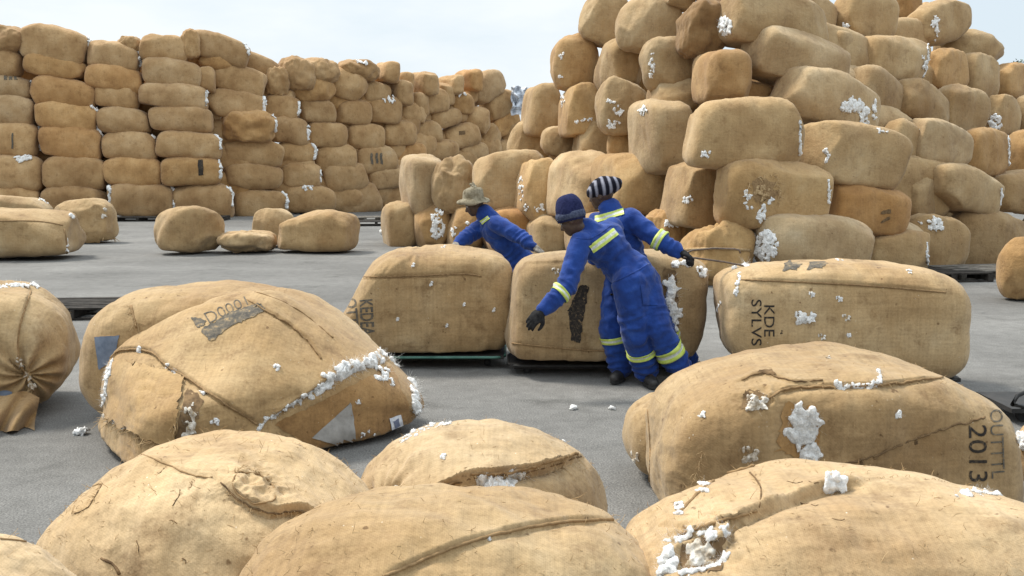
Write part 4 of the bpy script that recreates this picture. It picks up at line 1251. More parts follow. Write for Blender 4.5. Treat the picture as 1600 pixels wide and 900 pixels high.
seam(b, [(158, 872), (172, 880), (188, 894)], .005, wob=.003, mat=M['tear'])
seam(b, [(54, 822), (53, 842), (54, 856)], .004, name='cord')
threads(b, [(120, 770), (250, 690), (400, 674), (540, 730)], 90, .010, r=.0008, seed=61)
# ---- F5
b = B['F5']
cotton(b, [(748, 752), (775, 748), (812, 741)], .018, sub=3, wisps=3, jit=.9)
blob(b, 780, 755, 60, 14, .017, 16, sub=3, wisps=2)
cotton(b, [(628, 690), (648, 676), (672, 668), (702, 662)], .010, sub=2, wisps=2, jit=.8)
blob(b, 690, 712, 9, 7, .010, 4); blob(b, 886, 690, 16, 6, .008, 5); blob(b, 745, 655, 12, 4, .008, 3)
blob(b, 616, 762, 9, 8, .009, 4, mat=M['cotton_dirty'])
seam(b, [(628, 797), (680, 769), (740, 748), (830, 737), (900, 715), (938, 704)], .005, wob=.002, mat=M['tear'], lift=-.6)
seam(b, [(735, 740), (800, 736), (870, 718), (930, 700)], .006, wob=.003)
threads(b, [(735, 742), (830, 733), (930, 701)], 70, .022, r=.0014, seed=2)
seam(b, [(582, 762), (590, 782), (606, 796)], .005, mat=M['tear'], wob=.001)
seam(b, [(640, 790), (680, 766), (716, 750)], .004, wob=.001)
# ---- F6
b = B['F6']
seam(b, [(600, 900), (720, 851), (830, 823), (930, 812), (1024, 817)], .0045, wob=.0008)
blob(b, 763, 840, 6, 6, .006, 3)
threads(b, [(460, 850), (620, 775), (800, 758), (950, 775)], 40, .010, r=.0008, seed=66)
# ---- F7
seam(B['F7'], [(0, 842), (60, 850), (120, 872)], .003)
# ---- F8
b = B['F8']
seam(b, [(1202, 622), (1225, 608), (1260, 604), (1330, 604), (1400, 599), (1480, 590), (1552, 604)], .006, wob=.002)
threads(b, [(1202, 622), (1260, 604), (1400, 599), (1540, 600)], 60, .030, r=.0015, seed=4)
seam(b, [(1158, 594), (1192, 582), (1238, 595), (1286, 594)], .004, mat=M['tear'], wob=.002)
sheet(b, [(1182, 580), (1206, 578), (1214, 585), (1190, 584)], 5, 3, .004, M['tear'], 'tear', rag=1)
cotton(b, [(1308, 604), (1345, 604), (1370, 598), (1374, 578)], .013, sub=2, wisps=2, jit=.6)
sheet(b, [(1222, 630), (1276, 634), (1280, 722), (1216, 706)], 12, 14, .003, M['flap'], 'torn_flap', rag=3).color = (0.82, .70, .54, 1)
blob(b, 1254, 668, 46, 62, .026, 40, sub=3, wisps=2, seed=3)
blob(b, 1266, 712, 26, 44, .022, 20, sub=3, wisps=2, seed=4)
sheet(b, [(1160, 612), (1196, 612), (1202, 640), (1158, 640)], 8, 6, .004, M['tear'], 'tear', rag=2.5)
blob(b, 1182, 628, 36, 20, .018, 14, mat=M['cotton_dirty'], sub=3, wisps=1)
blob(b, 1184, 628, 24, 12, .014, 6, sub=2, wisps=1)
blob(b, 1172, 708, 26, 22, .014, 9, mat=M['cotton_dirty'], wisps=2)
blob(b, 1096, 646, 8, 9, .012, 4); blob(b, 1401, 646, 10, 10, .014, 4); blob(b, 1292, 558, 10, 4, .01, 3, mat=M['cotton_dirty'])
seam(b, [(1312, 726), (1362, 713), (1420, 690), (1480, 669), (1540, 653)], .0045, mat=M['tear'], wob=.003)
for (x, y) in ((1318, 726), (1345, 722), (1366, 713), (1430, 690)): blob(b, x, y, 6, 6, .008, 3, mat=M['tear'], wisps=0, name='hole_edge')
cotton(b, [(1466, 545), (1492, 550), (1520, 562)], .014, sub=2, wisps=2, jit=.5)
cotton(b, [(1540, 582), (1556, 600), (1564, 612)], .012, sub=2, wisps=1, jit=.5)
cotton(b, [(1577, 640), (1586, 665), (1592, 700)], .014, sub=2, wisps=2, jit=.4)
stencil(b, '2013.', [(1541, 664), (1543, 764), (1514, 764), (1513, 664)], bold=.0)
stencil(b, 'OUTTTL', [(1566, 640), (1570, 746), (1549, 748), (1546, 640)], M['ink_faded'], bold=-.005)
seam(b, [(1012, 640), (1016, 700), (1014, 760)], .004)
threads(b, [(1080, 760), (1100, 700)], 30, .03, r=.0012, seed=8)
# ---- F9
blob(B['F9'], 992, 712, 12, 16, .014, 5, mat=M['cotton_dirty'])
# ---- F10
b = B['F10']
sheet(b, [(1062, 846), (1132, 838), (1128, 892), (1062, 896)], 10, 8, .003, M['tear'], 'tear', rag=3)
blob(b, 1094, 868, 50, 34, .016, 26, mat=M['cotton_dirty'], sub=3, wisps=2)
cotton(b, [(1036, 896), (1042, 868), (1056, 846), (1078, 836), (1104, 838), (1136, 828)], .017, sub=3, wisps=2, jit=.6)
cotton(b, [(1064, 897), (1100, 890), (1124, 882), (1134, 866)], .012, sub=3, wisps=2, jit=.4)
blob(b, 1045, 882, 18, 20, .018, 8, sub=3)
cotton(b, [(972, 894), (986, 884), (996, 878)], .015, sub=3, wisps=2)
blob(b, 1096, 760, 22, 16, .014, 7, sub=3, wisps=1); blob(b, 1060, 794, 12, 20, .012, 6, sub=3)
blob(b, 1304, 752, 30, 18, .020, 10, sub=3, wisps=1)
cotton(b, [(1500, 772), (1545, 770), (1600, 776)], .012, sub=2, wisps=2, jit=.8)
blob(b, 1560, 764, 36, 12, .016, 9, sub=3)
blob(b, 1172, 712, 8, 6, .008, 3)
seam(b, [(1062, 800), (1090, 772), (1125, 745), (1180, 728)], .006, wob=.002)
seam(b, [(1172, 738), (1190, 764), (1186, 792)], .003, wob=.001, mat=M['tear'])
seam(b, [(1060, 836), (1110, 818), (1182, 798)], .005, wob=.001)
threads(b, [(1060, 836), (1182, 798)], 30, .016, r=.0012, seed=2)
for (x, y, l) in ((1250, 785, 14), (1268, 788, 10), (1300, 810, 20), (1230, 752, 24), (1264, 752, 14)): seam(b, [(x, y), (x + l / 2, y + 3), (x + l, y + 1)], .0018, mat=M['tear'], wob=.001, step=3)
threads(b, [(1100, 745), (1180, 722), (1260, 730)], 60, .012, r=.0009, seed=71)
threads(b, [(1330, 752), (1420, 745), (1500, 757)], 50, .012, r=.0009, seed=72)
# ---- F11
cotton(B['F11'], [(1594, 668), (1597, 700)], .02)
# ---- M1
b = B['M1']
seam(b, [(556, 433), (640, 431), (725, 428), (752, 432)], .007)
seam(b, [(556, 436), (640, 434), (700, 432)], .004)
for (x, y, w) in ((644, 413, 7), (672, 442, 8), (620, 498, 5), (770, 483, 7), (724, 475, 5), (697, 508, 5)): blob(b, x, y, w, w, .012, 4)
cotton(b, [(612, 381), (628, 380)], .016); blob(b, 690, 385, 14, 4, .012, 4)
stencil(b, 'KEDEA', [(582, 467), (586, 524), (563, 524), (562, 469)], M['ink_faded'])
stencil(b, 'OTTTI', [(557, 465), (562, 522), (543, 522), (540, 467)], M['ink_faded'])
# ---- M2
b = B['M2']
sheet(b, [(905, 446), (920, 446), (912, 492), (887, 486)], 8, 10, .004, M['ink'], 'black_smear', rag=1)
sheet(b, [(887, 486), (912, 490), (906, 536), (893, 532)], 8, 10, .0045, M['ink'], 'black_smear', rag=1)
blob(b, 868, 423, 12, 8, .012, 5, mat=M['cotton_dirty'])
sheet(b, [(1036, 418), (1056, 424), (1062, 528), (1036, 540)], 6, 16, .004, M['tear'], 'tear', rag=1)
cotton(b, [(1048, 438), (1050, 470), (1048, 500), (1044, 530)], .042, sub=3, wisps=2, jit=.4)
cotton(b, [(1042, 470), (1056, 500), (1042, 520)], .034, sub=3, wisps=2, jit=.6, seed=9)
cotton(b, [(1052, 410), (1064, 412), (1078, 414)], .028, sub=2, wisps=1); blob(b, 1096, 424, 16, 14, .024, 7)
seam(b, [(800, 536), (900, 546), (960, 549)], .006)
# ---- M3
b = B['M3']
seam(b, [(1158, 437), (1280, 442), (1380, 448), (1478, 457)], .007)
cotton(b, [(1146, 418), (1158, 414), (1168, 416)], .030, sub=2, wisps=2); cotton(b, [(1156, 428), (1152, 445), (1150, 460)], .013)
blob(b, 1258, 495, 36, 15, .022, 14, sub=3, wisps=2)
for (x, y, w) in ((1268, 460, 9), (1311, 467, 10), (1322, 496, 13), (1284, 526, 12), (1326, 524, 5), (1312, 404, 12), (1420, 424, 8)): blob(b, x, y, w, w * .7, .012, 5, mat=M['cotton_dirty'] if x in (1322, 1284) else None)
blob(b, 1501, 440, 12, 12, .02, 5); cotton(b, [(1124, 470), (1122, 484)], .024)
sheet(b, [(1228, 408), (1256, 406), (1244, 422), (1222, 423)], 6, 5, .004, M['ink_faded'], 'ink_smudge', rag=1.5)
sheet(b, [(1268, 406), (1296, 406), (1284, 419), (1260, 421)], 6, 5, .004, M['ink_faded'], 'ink_smudge', rag=1.5)
stencil(b, 'KDE', [(1210, 477), (1210, 526), (1194, 526), (1194, 477)], bold=.004)
stencil(b, 'SYLVS', [(1190, 468), (1190, 540), (1174, 540), (1174, 468)], bold=.004)
blob(b, 1220, 518, 5, 7, .007, 3, mat=M['ink'], wisps=0, name='stencil_dot')
# ---- loose ones
b = B['L1']
blob(b, 119, 340, 17, 17, .06, 10, sub=2); seam(b, [(100, 358), (104, 380), (104, 401)], .02); cotton(b, [(105, 372), (105, 392)], .025); seam(b, [(0, 345), (60, 346), (98, 352)], .014)
cotton(B['L0'], [(62, 312), (72, 316), (80, 319)], .05)
threads(B['L2'], [(120, 366), (184, 372)], 20, .12, r=.01)
sheet(B['L2'], [(128, 364), (182, 364), (186, 376), (128, 376)], 6, 3, .05, M['flap'], 'loose_flap', rag=1.0)
blob(B['L2'], 160, 330, 12, 20, .05, 4, mat=M['cotton_dirty'])
rumple(B['L4'], 385, 375, .3, .05)
# ---- the mound
def tuft(sub, spots, r=.035, mat=None, s3=2):
    bb = find(sub)
    for (x, y, w, h) in spots:
        blob(bb, x, y, w, h, r, max(3, int(w * h / 22)), sub=s3, seed=int(x), mat=mat)
tuft('white cotton plug', [(1134, 40, 20, 26)], .055)
tuft('short string of cotton', [(1020, 98, 8, 36), (1015, 118, 10, 8), (1078, 88, 8, 6)], .03)
tuft('three white cotton clumps', [(957, 157, 16, 9), (966, 172, 14, 14), (958, 194, 20, 12)], .035)
tuft('both left corners', [(878, 158, 10, 20), (917, 188, 20, 8), (900, 192, 8, 6)], .03)
tuft('orange-tinged bale end jutting', [(877, 86, 9, 9), (876, 121, 7, 7)], .03)
tuft('cotton wisp at its top left', [(1008, 172, 16, 16)], .035)
tuft('white line down its right edge', [(1103, 241, 16, 9)], .032)
tuft('torn cotton mouth', [(1332, 166, 38, 22), (1352, 182, 14, 26), (1366, 172, 6, 30)], .05)
tuft('grey left end below', [(1291, 240, 9, 22), (1380, 205, 28, 6)], .03)
bb = find('big ragged hole')
sheet(bb, [(1172, 284), (1208, 280), (1212, 312), (1180, 318)], 8, 8, .006, M['seam'], 'tear', rag=3)
threads(bb, [(1168, 300), (1176, 280), (1212, 276), (1216, 318)], 40, .09, r=.006)
tuft('big ragged hole', [(1190, 334, 14, 26), (1166, 308, 10, 20), (1172, 326, 10, 8), (1200, 312, 14, 8)], .03)
tuft('big ragged hole', [(1192, 300, 26, 20)], .03, M['thread'])
tuft('one white cotton button', [(1075, 312, 16, 11)], .03)
tuft('cotton down its face', [(814, 296, 8, 44), (822, 328, 8, 22), (842, 324, 14, 16)], .032)
tuft('second from the mound\'s left foot', [(684, 350, 22, 46)], .05)
tuft('flecked with cotton behind', [(712, 362, 14, 14), (728, 350, 8, 10)], .04)
tuft('pale cap of cotton', [(1050, 350, 26, 9)], .04)
tuft('big white cotton mouth', [(1194, 384, 44, 46)], .045, None, 3)
tuft('white cotton tuft on top', [(1462, 349, 28, 17)], .04)
tuft('tuft of cotton on top', [(1588, 336, 28, 12)], .04)
tuft('broad white cotton patch', [(1556, 190, 18, 28)], .05)
tuft('upper right peak with', [(1461, 45, 9, 36), (1435, 48, 6, 12)], .05)
tuft('small white tuft near the top edge', [(1320, 40, 10, 14)], .05)
tuft('cotton in its left corner', [(1562, 302, 10, 18)], .04)
tuft('ragged white right edge', [(1444, 104, 6, 30)], .04)
bb = find('two dark slits')
sheet(bb, [(1376, 330), (1392, 327), (1392, 333), (1377, 335)], 4, 3, .006, M['tear'], 'tear', rag=.6)
sheet(bb, [(1376, 346), (1390, 338), (1391, 342), (1377, 349)], 4, 3, .006, M['tear'], 'tear', rag=.6)
bb = find('bound with a cross band')
seam(bb, [(1072, 390), (1120, 388), (1172, 391)], .022, mat=M['thread'])
bb = find('one black hole')
sheet(bb, [(717, 205), (727, 204), (727, 210), (717, 211)], 3, 3, .01, M['tear'], 'tear')
bb = find('upright black bar')
sheet(bb, [(309, 250), (317, 250), (318, 274), (310, 274)], 4, 6, .015, M['ink'], 'stencil_bar', rag=.4)
bb = find('short dark upright streaks')
for x in (578, 586, 593): sheet(bb, [(x, 240), (x + 4, 239), (x + 5, 254 + (x % 5)), (x + 1, 255)], 3, 5, .015, M['ink_faded'], 'stencil_bar', rag=.5)
bb = find('one thin dark stripe')
sheet(bb, [(18, 208), (21, 208), (21, 232), (18, 232)], 3, 6, .015, M['ink_faded'], 'stencil_bar', rag=.4)
bb = find('dark smudges')
for x in (6, 14, 22): sheet(bb, [(x, 117), (x + 6, 118), (x + 5, 125), (x, 124)], 3, 3, .015, M['ink_faded'], 'ink_smudge', rag=.8)
# ------------------------------------------------------------------ low trolleys, pallets, trees
def trolley(cx, cy, L, W, z, yaw, mat, label, rim=None):
    t = empty('platform_trolley', (cx, cy, 0)); tag(t, label, 'trolley', 'low trolleys under the bales')
    cs, sn = math.cos(R(yaw)), math.sin(R(yaw))
    T = lambda x, y, z_: (cx + x * cs - y * sn, cy + x * sn + y * cs, z_)
    mb = MB()
    mb.box(T(0, 0, z - .018), (L - .02, W - .02, .03), R(yaw)); mb.build('deck', mat, t)
    # rounded rim bar round the deck
    pts = []
    rc = .10
    for (sx, sy, a0) in ((1, 1, 0), (-1, 1, 90), (-1, -1, 180), (1, -1, 270)):
        for k in range(6):
            a = R(a0 + 18 * k)
            pts.append(T(sx * (L / 2 - rc) + rc * math.cos(a), sy * (W / 2 - rc) + rc * math.sin(a), z - .016))
    pts.append(pts[0])
    mb = MB(); mb.tube(pts, .012, 8); mb.build('rim', rim or mat, t, smooth=True)
    mb = MB()
    for s_ in (-1, 1):
        mb.box(T(0, s_ * W * .3, z - .046), (L * .94, .05, .028), R(yaw))
    for s_ in (-1, 0, 1): mb.box(T(s_ * L * .4, 0, z - .044), (.05, W * .55, .02), R(yaw))
    mb.build('chassis', M['steel_dark'], t)
    for sx in (-1, 1):
        for sy in (-1, 1):
            mb = MB(); a = np.array(T(sx * L * .40, sy * (W * .30) - .02, .032)); b_ = np.array(T(sx * L * .40, sy * (W * .30) + .02, .032))
            mb.tube([a, b_], .032, 16); w = mb.build('wheel', M['rubber'], t)
            mb = MB(); mb.tube([a - (b_ - a) * .15, b_ + (b_ - a) * .15], .014, 10); mb.build('hub', M['steel_dark'], w)
    return t

for key, mat, rim, lab in (('M1', M['steel_dark'], M['steel_green'], 'green-edged low trolley under the plump stencilled bale'),
                           ('M2', M['steel_dark'], None, 'black low trolley under the split bale behind the two workers'),
                           ('M3', M['steel_dark'], None, 'black low trolley under the long sealed bale')):
    v = B[key].v
    lo, hi = v.min(0), v.max(0); zb = lo[2]
    low = v[v[:, 2] < zb + .12]
    lo, hi = low.min(0), low.max(0)
    trolley((lo[0] + hi[0]) / 2, (lo[1] + hi[1]) / 2 - .01, (hi[0] - lo[0]) - .04, (hi[1] - lo[1]) - (.16 if key == 'M1' else .34), zb + .010, 0, mat, lab, rim)

def pallet(cx, cy, L, W, yaw, mat, label, z=0.0, group='wooden pallets on the yard', n=7):
    t = empty('wooden_pallet', (cx, cy, z)); tag(t, label, 'pallet', group)
    cs, sn = math.cos(R(yaw)), math.sin(R(yaw))
    g = random.Random(int(cx * 13 + cy * 7))
    T = lambda x, y, z_: (cx + x * cs - y * sn, cy + x * sn + y * cs, z + z_)
    for k in range(n):
        y = -W / 2 + W * (k + .5) / n
        mb = MB(); mb.box(T(g.uniform(-.015, .015), y, .131 + g.uniform(-.002, .002)), (L, W / n * .72, .02), R(yaw + g.uniform(-.5, .5))); mb.build('deck_board', mat, t)
    for s_ in (-1, 0, 1):
        mb = MB(); mb.box(T(s_ * (L / 2 - .05), 0, .07), (.09, W, .098), R(yaw)); mb.build('bearer', mat, t)
    for s_ in (-1, 0, 1):
        mb = MB(); mb.box(T(0, s_ * (W / 2 - .06), .0105), (L, .10, .019), R(yaw)); mb.build('bottom_board', mat, t)
    return t

def pg(px, py): 
    p = ground(px, py); return p[0], p[1]
pallet(*pg(132, 491), 1.15, 1.0, 6, M['wood_dark'], 'dark slatted pallet between the puckered bale and the blue-patched one')
pallet(*pg(566, 345), 1.3, 1.1, 20, M['wood_grey'], 'weathered grey pallet lying in front of the wall behind the tidy loose bale', z=0)
pallet(*pg(588, 352), 1.2, 1.0, 8, M['wood_dark'], 'dark pallet between the tidy loose bale and the mound\'s left foot')
pallet(*pg(1528, 431), 1.3, 1.0, 10, M['wood_grey'], 'grey pallet at the mound\'s right foot, beside the rounded warm-brown bale')
pallet(*pg(1462, 436), 1.3, 1.0, 8, M['wood_dark'], 'dark pallet under the tufted ground bale at the mound\'s right foot')
pallet(*pg(222, 345), 1.6, 1.0, 4, M['wood_dark'], 'dark pallet at the wall\'s foot under the white-capped ground bale')
pallet(*pg(318, 344), 1.6, 1.0, 4, M['wood_dark'], 'dark pallet at the wall\'s foot under the dark ground bale')

# a trolley handle showing past the right end of the big 2013 bale
t = empty('hand_trolley', tuple(ground(1622, 668))); tag(t, 'black hand trolley with a bent bar handle, cut off by the right edge', 'trolley')
p0 = ground(1598, 662); p1 = ground(1690, 668)
mb = MB(); mb.tube([p0 + [0, 0, .06], p0 + [0, 0, .12], at(1582, 632, p0[1] * .98), at(1590, 618, p0[1] * .99), at(1640, 596, p0[1]), at(1700, 590, p0[1])], .014, 8); mb.build('handle', M['steel_dark'], t, smooth=True)
mb = MB(); mb.box(((p0 + p1) / 2 + [0, .25, .10]), (.55, .5, .03)); mb.build('deck', M['steel_dark'], t)
for k, (dx, dy) in enumerate(((0.03, .06), (0.03, .44), (.36, .06), (.36, .44))):
    mb = MB(); c = p0 + [dx, dy, .045]; mb.tube([c - [0, .02, 0], c + [0, .02, 0]], .045, 14); mb.build('wheel', M['rubber'], t)

def leaf_mat():
    m, n, l, b = new_mat('tree_leaves', 0.7, spec=0.2)
    tc = N(n, 'ShaderNodeTexCoord'); no = N(n, 'ShaderNodeTexNoise', Scale=1.4, Detail=4.0); l.new(tc.outputs['Object'], no.inputs['Vector'])
    r = ramp(n, [(0.3, (0.025, 0.05, 0.016)), (0.7, (0.085, 0.12, 0.04))]); l.new(no.outputs['Fac'], r.inputs['Fac']); l.new(r.outputs['Color'], b.inputs['Base Color'])
    return m
M['leaf'] = leaf_mat(); M['bark'] = simple_noise_mat('tree_bark', (0.05, 0.038, 0.026), (0.13, 0.10, 0.075), 6.0, 0.95, 0.6, .03)
def tree(px, ytop, wpx, D, label, seed):
    g = random.Random(seed)
    top = at(px, ytop, D); H = top[2]; base = np.array([top[0], top[1], 0.0]); rw = wpx * D / F / 2
    t = empty('broadleaf_tree', tuple(base)); tag(t, label, 'tree', 'far trees behind the bales')
    mb = MB(); mb.tube([base, base + [.1, 0, H * .3], base + [.05, .1, H * .62]], [.28, .2, .12], 10)
    for k in range(7):
        a = g.uniform(0, 6.28); s_ = base + np.array([.08, .05, H * g.uniform(.3, .58)])
        mb.tube([s_, s_ + np.array([math.cos(a) * rw * .4, math.sin(a) * rw * .4, H * .10]), s_ + np.array([math.cos(a) * rw * .75, math.sin(a) * rw * .75, H * .2])], [.09, .06, .02], 6)
    mb.build('trunk', M['bark'], t, smooth=True)
    mb = MB()
    cl = []
    for k in range(26):
        a = g.uniform(0, 6.28); q = math.sqrt(g.random()); z = g.random()
        rad = rw * math.sqrt(max(0.05, 1 - (z * 2 - 1) ** 2)) * .85
        cl.append((base + np.array([math.cos(a) * q * rad, math.sin(a) * q * rad, H * (.45 + .5 * z)]), g.uniform(.28, .5) * rw * .8))
    for c, r_ in cl:
        for k in range(95):
            d = np.array([g.gauss(0, 1), g.gauss(0, 1), g.gauss(0, 1)]); d /= np.linalg.norm(d)
            p = c + d * r_ * g.random() ** .4
            if p[2] > H: continue
            u_ = np.array([g.gauss(0, 1), g.gauss(0, 1), g.gauss(0, 1)]); u_ /= np.linalg.norm(u_); w_ = np.cross(d, u_); s_ = g.uniform(.07, .16)
            mb.add([p - u_ * s_, p + w_ * s_ * .5, p + u_ * s_, p - w_ * s_ * .5], [(0, 1, 2, 3)])
    mb.build('crown', M['leaf'], t)
tree(402, 103, 70, 70, 'dark green treetop just showing in the dip of the long wall', 3)
tree(1598, 86, 70, 60, 'dark green tree behind the right end of the mound', 4)
tree(1418, -14, 80, 44, 'tree behind the mound\'s upper right peak', 5)

# crumpled plastic sheet snagged where wall and mound meet
vs, fs = [], []
for j in range(15):
    for i in range(11):
        s_, t_ = i / 10, j / 14
        px = 799 + 27 * s_ + 4 * noise.noise(Vector((s_ * 3, t_ * 4, 1))); py = 134 + 5 * abs(s_ - .4) + (t_ * 44) + 3 * noise.noise(Vector((s_ * 4, t_ * 4, 7)))
        vs.append(at(px, py, 46.2 + .8 * noise.noise(Vector((s_ * 5, t_ * 5, 3)))))
for j in range(14):
    for i in range(10): fs.append((j * 11 + i, (j + 1) * 11 + i, (j + 1) * 11 + i + 1, j * 11 + i + 1))
o = mesh_obj('plastic_sheet', vs, fs, M['plastic']); tag(o, 'crumpled bluish-white plastic sheet caught between the wall and the mound', 'plastic sheet')
md = o.modifiers.new('thickness', 'SOLIDIFY'); md.thickness = .02

# lint lying on the asphalt
g = random.Random(5)
for (px, py, r_, lab) in ((128, 679, .03, 'small white cotton tuft on the asphalt beside the gathered-up bale'), (896, 640, .022, 'small cotton tuft on the open asphalt below the striding boots'), (956, 640, .016, 'tiny cotton tuft on the asphalt close to the big 2013 bale'), (604, 366, .10, 'cotton tuft on the asphalt at the mound\'s left foot')):
    p = ground(px, py); mb = MB()
    for k in range(4): fluff(mb, p + np.array([g.gauss(0, r_ * .6), g.gauss(0, r_ * .5), r_ * .6]), np.array([0, 0, 1.]), r_, 2, g)
    o = mesh_obj('cotton_tuft', mb.v, mb.f, M['cotton']); tag(o, lab, 'cotton')

# ------------------------------------------------------------------ workers
def overall_mat():
    m, n, l, b = new_mat('blue_work_cloth', 0.85, spec=0.2)
    tc = N(n, 'ShaderNodeTexCoord'); no = N(n, 'ShaderNodeTexNoise', Scale=9.0, Detail=5.0, Roughness=0.6); l.new(tc.outputs['Object'], no.inputs['Vector'])
    f2 = N(n, 'ShaderNodeTexNoise', Scale=24.0, Detail=4.0, Roughness=0.6); l.new(tc.outputs['Object'], f2.inputs['Vector'])
    r = ramp(n, [(0.3, (0.007, 0.026, 0.140)), (0.62, (0.015, 0.054, 0.250)), (0.80, (0.045, 0.092, 0.285))]); l.new(no.outputs['Fac'], r.inputs['Fac']); l.new(r.outputs['Color'], b.inputs['Base Color'])
    b1 = N(n, 'ShaderNodeBump', Strength=0.35, Distance=0.025); l.new(no.outputs['Fac'], b1.inputs['Height'])
    b2 = N(n, 'ShaderNodeBump', Strength=0.4, Distance=0.012); l.new(f2.outputs['Fac'], b2.inputs['Height']); l.new(b1.outputs['Normal'], b2.inputs['Normal'])
    l.new(b2.outputs['Normal'], b.inputs['Normal']); b.inputs['Sheen Weight'].default_value = .15
    return m
M['overall'] = overall_mat()
M['skin'] = simple_noise_mat('dark_skin', (0.040, 0.022, 0.014), (0.085, 0.048, 0.031), 14.0, 0.5, 0.1, .004, .45)
M['glove'] = simple_noise_mat('black_knit_glove', (0.010, 0.010, 0.011), (0.028, 0.027, 0.027), 40.0, 0.9, 0.5, .004)
M['glove_grey'] = simple_noise_mat('grey_work_glove', (0.15, 0.13, 0.11), (0.30, 0.27, 0.23), 40.0, 0.9, 0.5, .004)
M['boot'] = simple_noise_mat('worn_black_boot', (0.014, 0.013, 0.013), (0.045, 0.042, 0.040), 18.0, 0.55, 0.3, .004, .4)
M['sole'] = simple_noise_mat('boot_sole', (0.02, 0.02, 0.02), (0.05, 0.048, 0.045), 18.0, 0.8)
M['lime'] = simple_noise_mat('lime_reflective_tape', (0.40, 0.50, 0.07), (0.56, 0.64, 0.16), 30.0, 0.5, 0.2, .003, .4)
M['silver'] = simple_noise_mat('silver_reflective_tape', (0.42, 0.45, 0.40), (0.66, 0.68, 0.62), 50.0, 0.4, 0.2, .003, .5)
M['navy'] = simple_noise_mat('navy_knit', (0.008, 0.011, 0.045), (0.022, 0.027, 0.085), 60.0, 0.95, 0.7, .006)
M['navy_cuff'] = simple_noise_mat('grey_navy_knit_cuff', (0.03, 0.038, 0.075), (0.085, 0.10, 0.155), 60.0, 0.95, 0.7, .006)
M['khaki'] = simple_noise_mat('stained_khaki_canvas', (0.14, 0.115, 0.072), (0.33, 0.29, 0.21), 16.0, 0.9, 0.5, .008)
M['eye'] = simple_noise_mat('eye_white', (0.5, 0.48, 0.45), (0.6, 0.58, 0.55), 20.0, 0.3, 0.0)
M['cloth_white'] = simple_noise_mat('white_undershirt', (0.55, 0.55, 0.55), (0.7, 0.7, 0.7), 20.0, 0.9)
def stripes():
    m, n, l, b = new_mat('striped_knit', 0.95, spec=0.1)
    tc = N(n, 'ShaderNodeTexCoord'); mp = N(n, 'ShaderNodeMapping'); mp.inputs['Rotation'].default_value = (0, R(14), 0); l.new(tc.outputs['Object'], mp.inputs['Vector'])
    w = N(n, 'ShaderNodeTexWave', wave_type='BANDS', bands_direction='X', Scale=5.6, Distortion=3.0, Detail=1.0); l.new(mp.outputs['Vector'], w.inputs['Vector'])
    no = N(n, 'ShaderNodeTexNoise', Scale=70.0, Detail=3.0); l.new(tc.outputs['Object'], no.inputs['Vector'])
    r = ramp(n, [(0.40, (0.010, 0.010, 0.016)), (0.66, (0.13, 0.13, 0.16)), (0.95, (0.26, 0.26, 0.30))]); l.new(w.outputs['Fac'], r.inputs['Fac']); l.new(r.outputs['Color'], b.inputs['Base Color'])
    bp = N(n, 'ShaderNodeBump', Strength=.6, Distance=.006); l.new(no.outputs['Fac'], bp.inputs['Height']); l.new(bp.outputs['Normal'], b.inputs['Normal'])
    return m
M['stripes'] = stripes()

def remesh(mb, voxel, smooth=4, fold=0.0, fscale=11.0, seed=0, gather=None):
    """fuse overlapping shapes into one continuous skin"""
    me = bpy.data.meshes.new('skin'); me.from_pydata(mb.v, [], mb.f)
    bm = bmesh.new(); bm.from_mesh(me); bmesh.ops.recalc_face_normals(bm, faces=bm.faces[:]); bm.to_mesh(me); bm.free()
    o = bpy.data.objects.new('skin', me); col.objects.link(o)
    md = o.modifiers.new('r', 'REMESH'); md.mode = 'VOXEL'; md.voxel_size = voxel
    if smooth:
        ms = o.modifiers.new('s', 'SMOOTH'); ms.factor = .5; ms.iterations = smooth
    dg = bpy.context.evaluated_depsgraph_get(); dg.update()
    m2 = bpy.data.meshes.new_from_object(o.evaluated_get(dg))
    v = np.array([q.co[:] for q in m2.vertices]); nn = np.array([q.normal[:] for q in m2.vertices]); f = [tuple(p.vertices) for p in m2.polygons]
    bpy.data.objects.remove(o); bpy.data.meshes.remove(me); bpy.data.meshes.remove(m2)
    if fold:
        q = v * np.array([1.0, 1.0, 1.35])
        a = fbm(q, fscale, seed, 2); b_ = fbm(q + 3.3, fscale * .5, seed + 2, 1)
        k = np.ones(len(v)) if gather is None else gather(v)
        v = v + nn * (fold * k * ((1 - 2.2 * np.abs(a)) * .8 + .7 * b_))[:, None]
    return v, f

def unit(v): 
    v = np.array(v, float); return v / (np.linalg.norm(v) + 1e-9)

def unit_normals(v, f):
    me = bpy.data.meshes.new('n'); me.from_pydata(v.tolist(), [], f); me.update()
    n_ = np.array([q.normal[:] for q in me.vertices]); bpy.data.meshes.remove(me); return n_

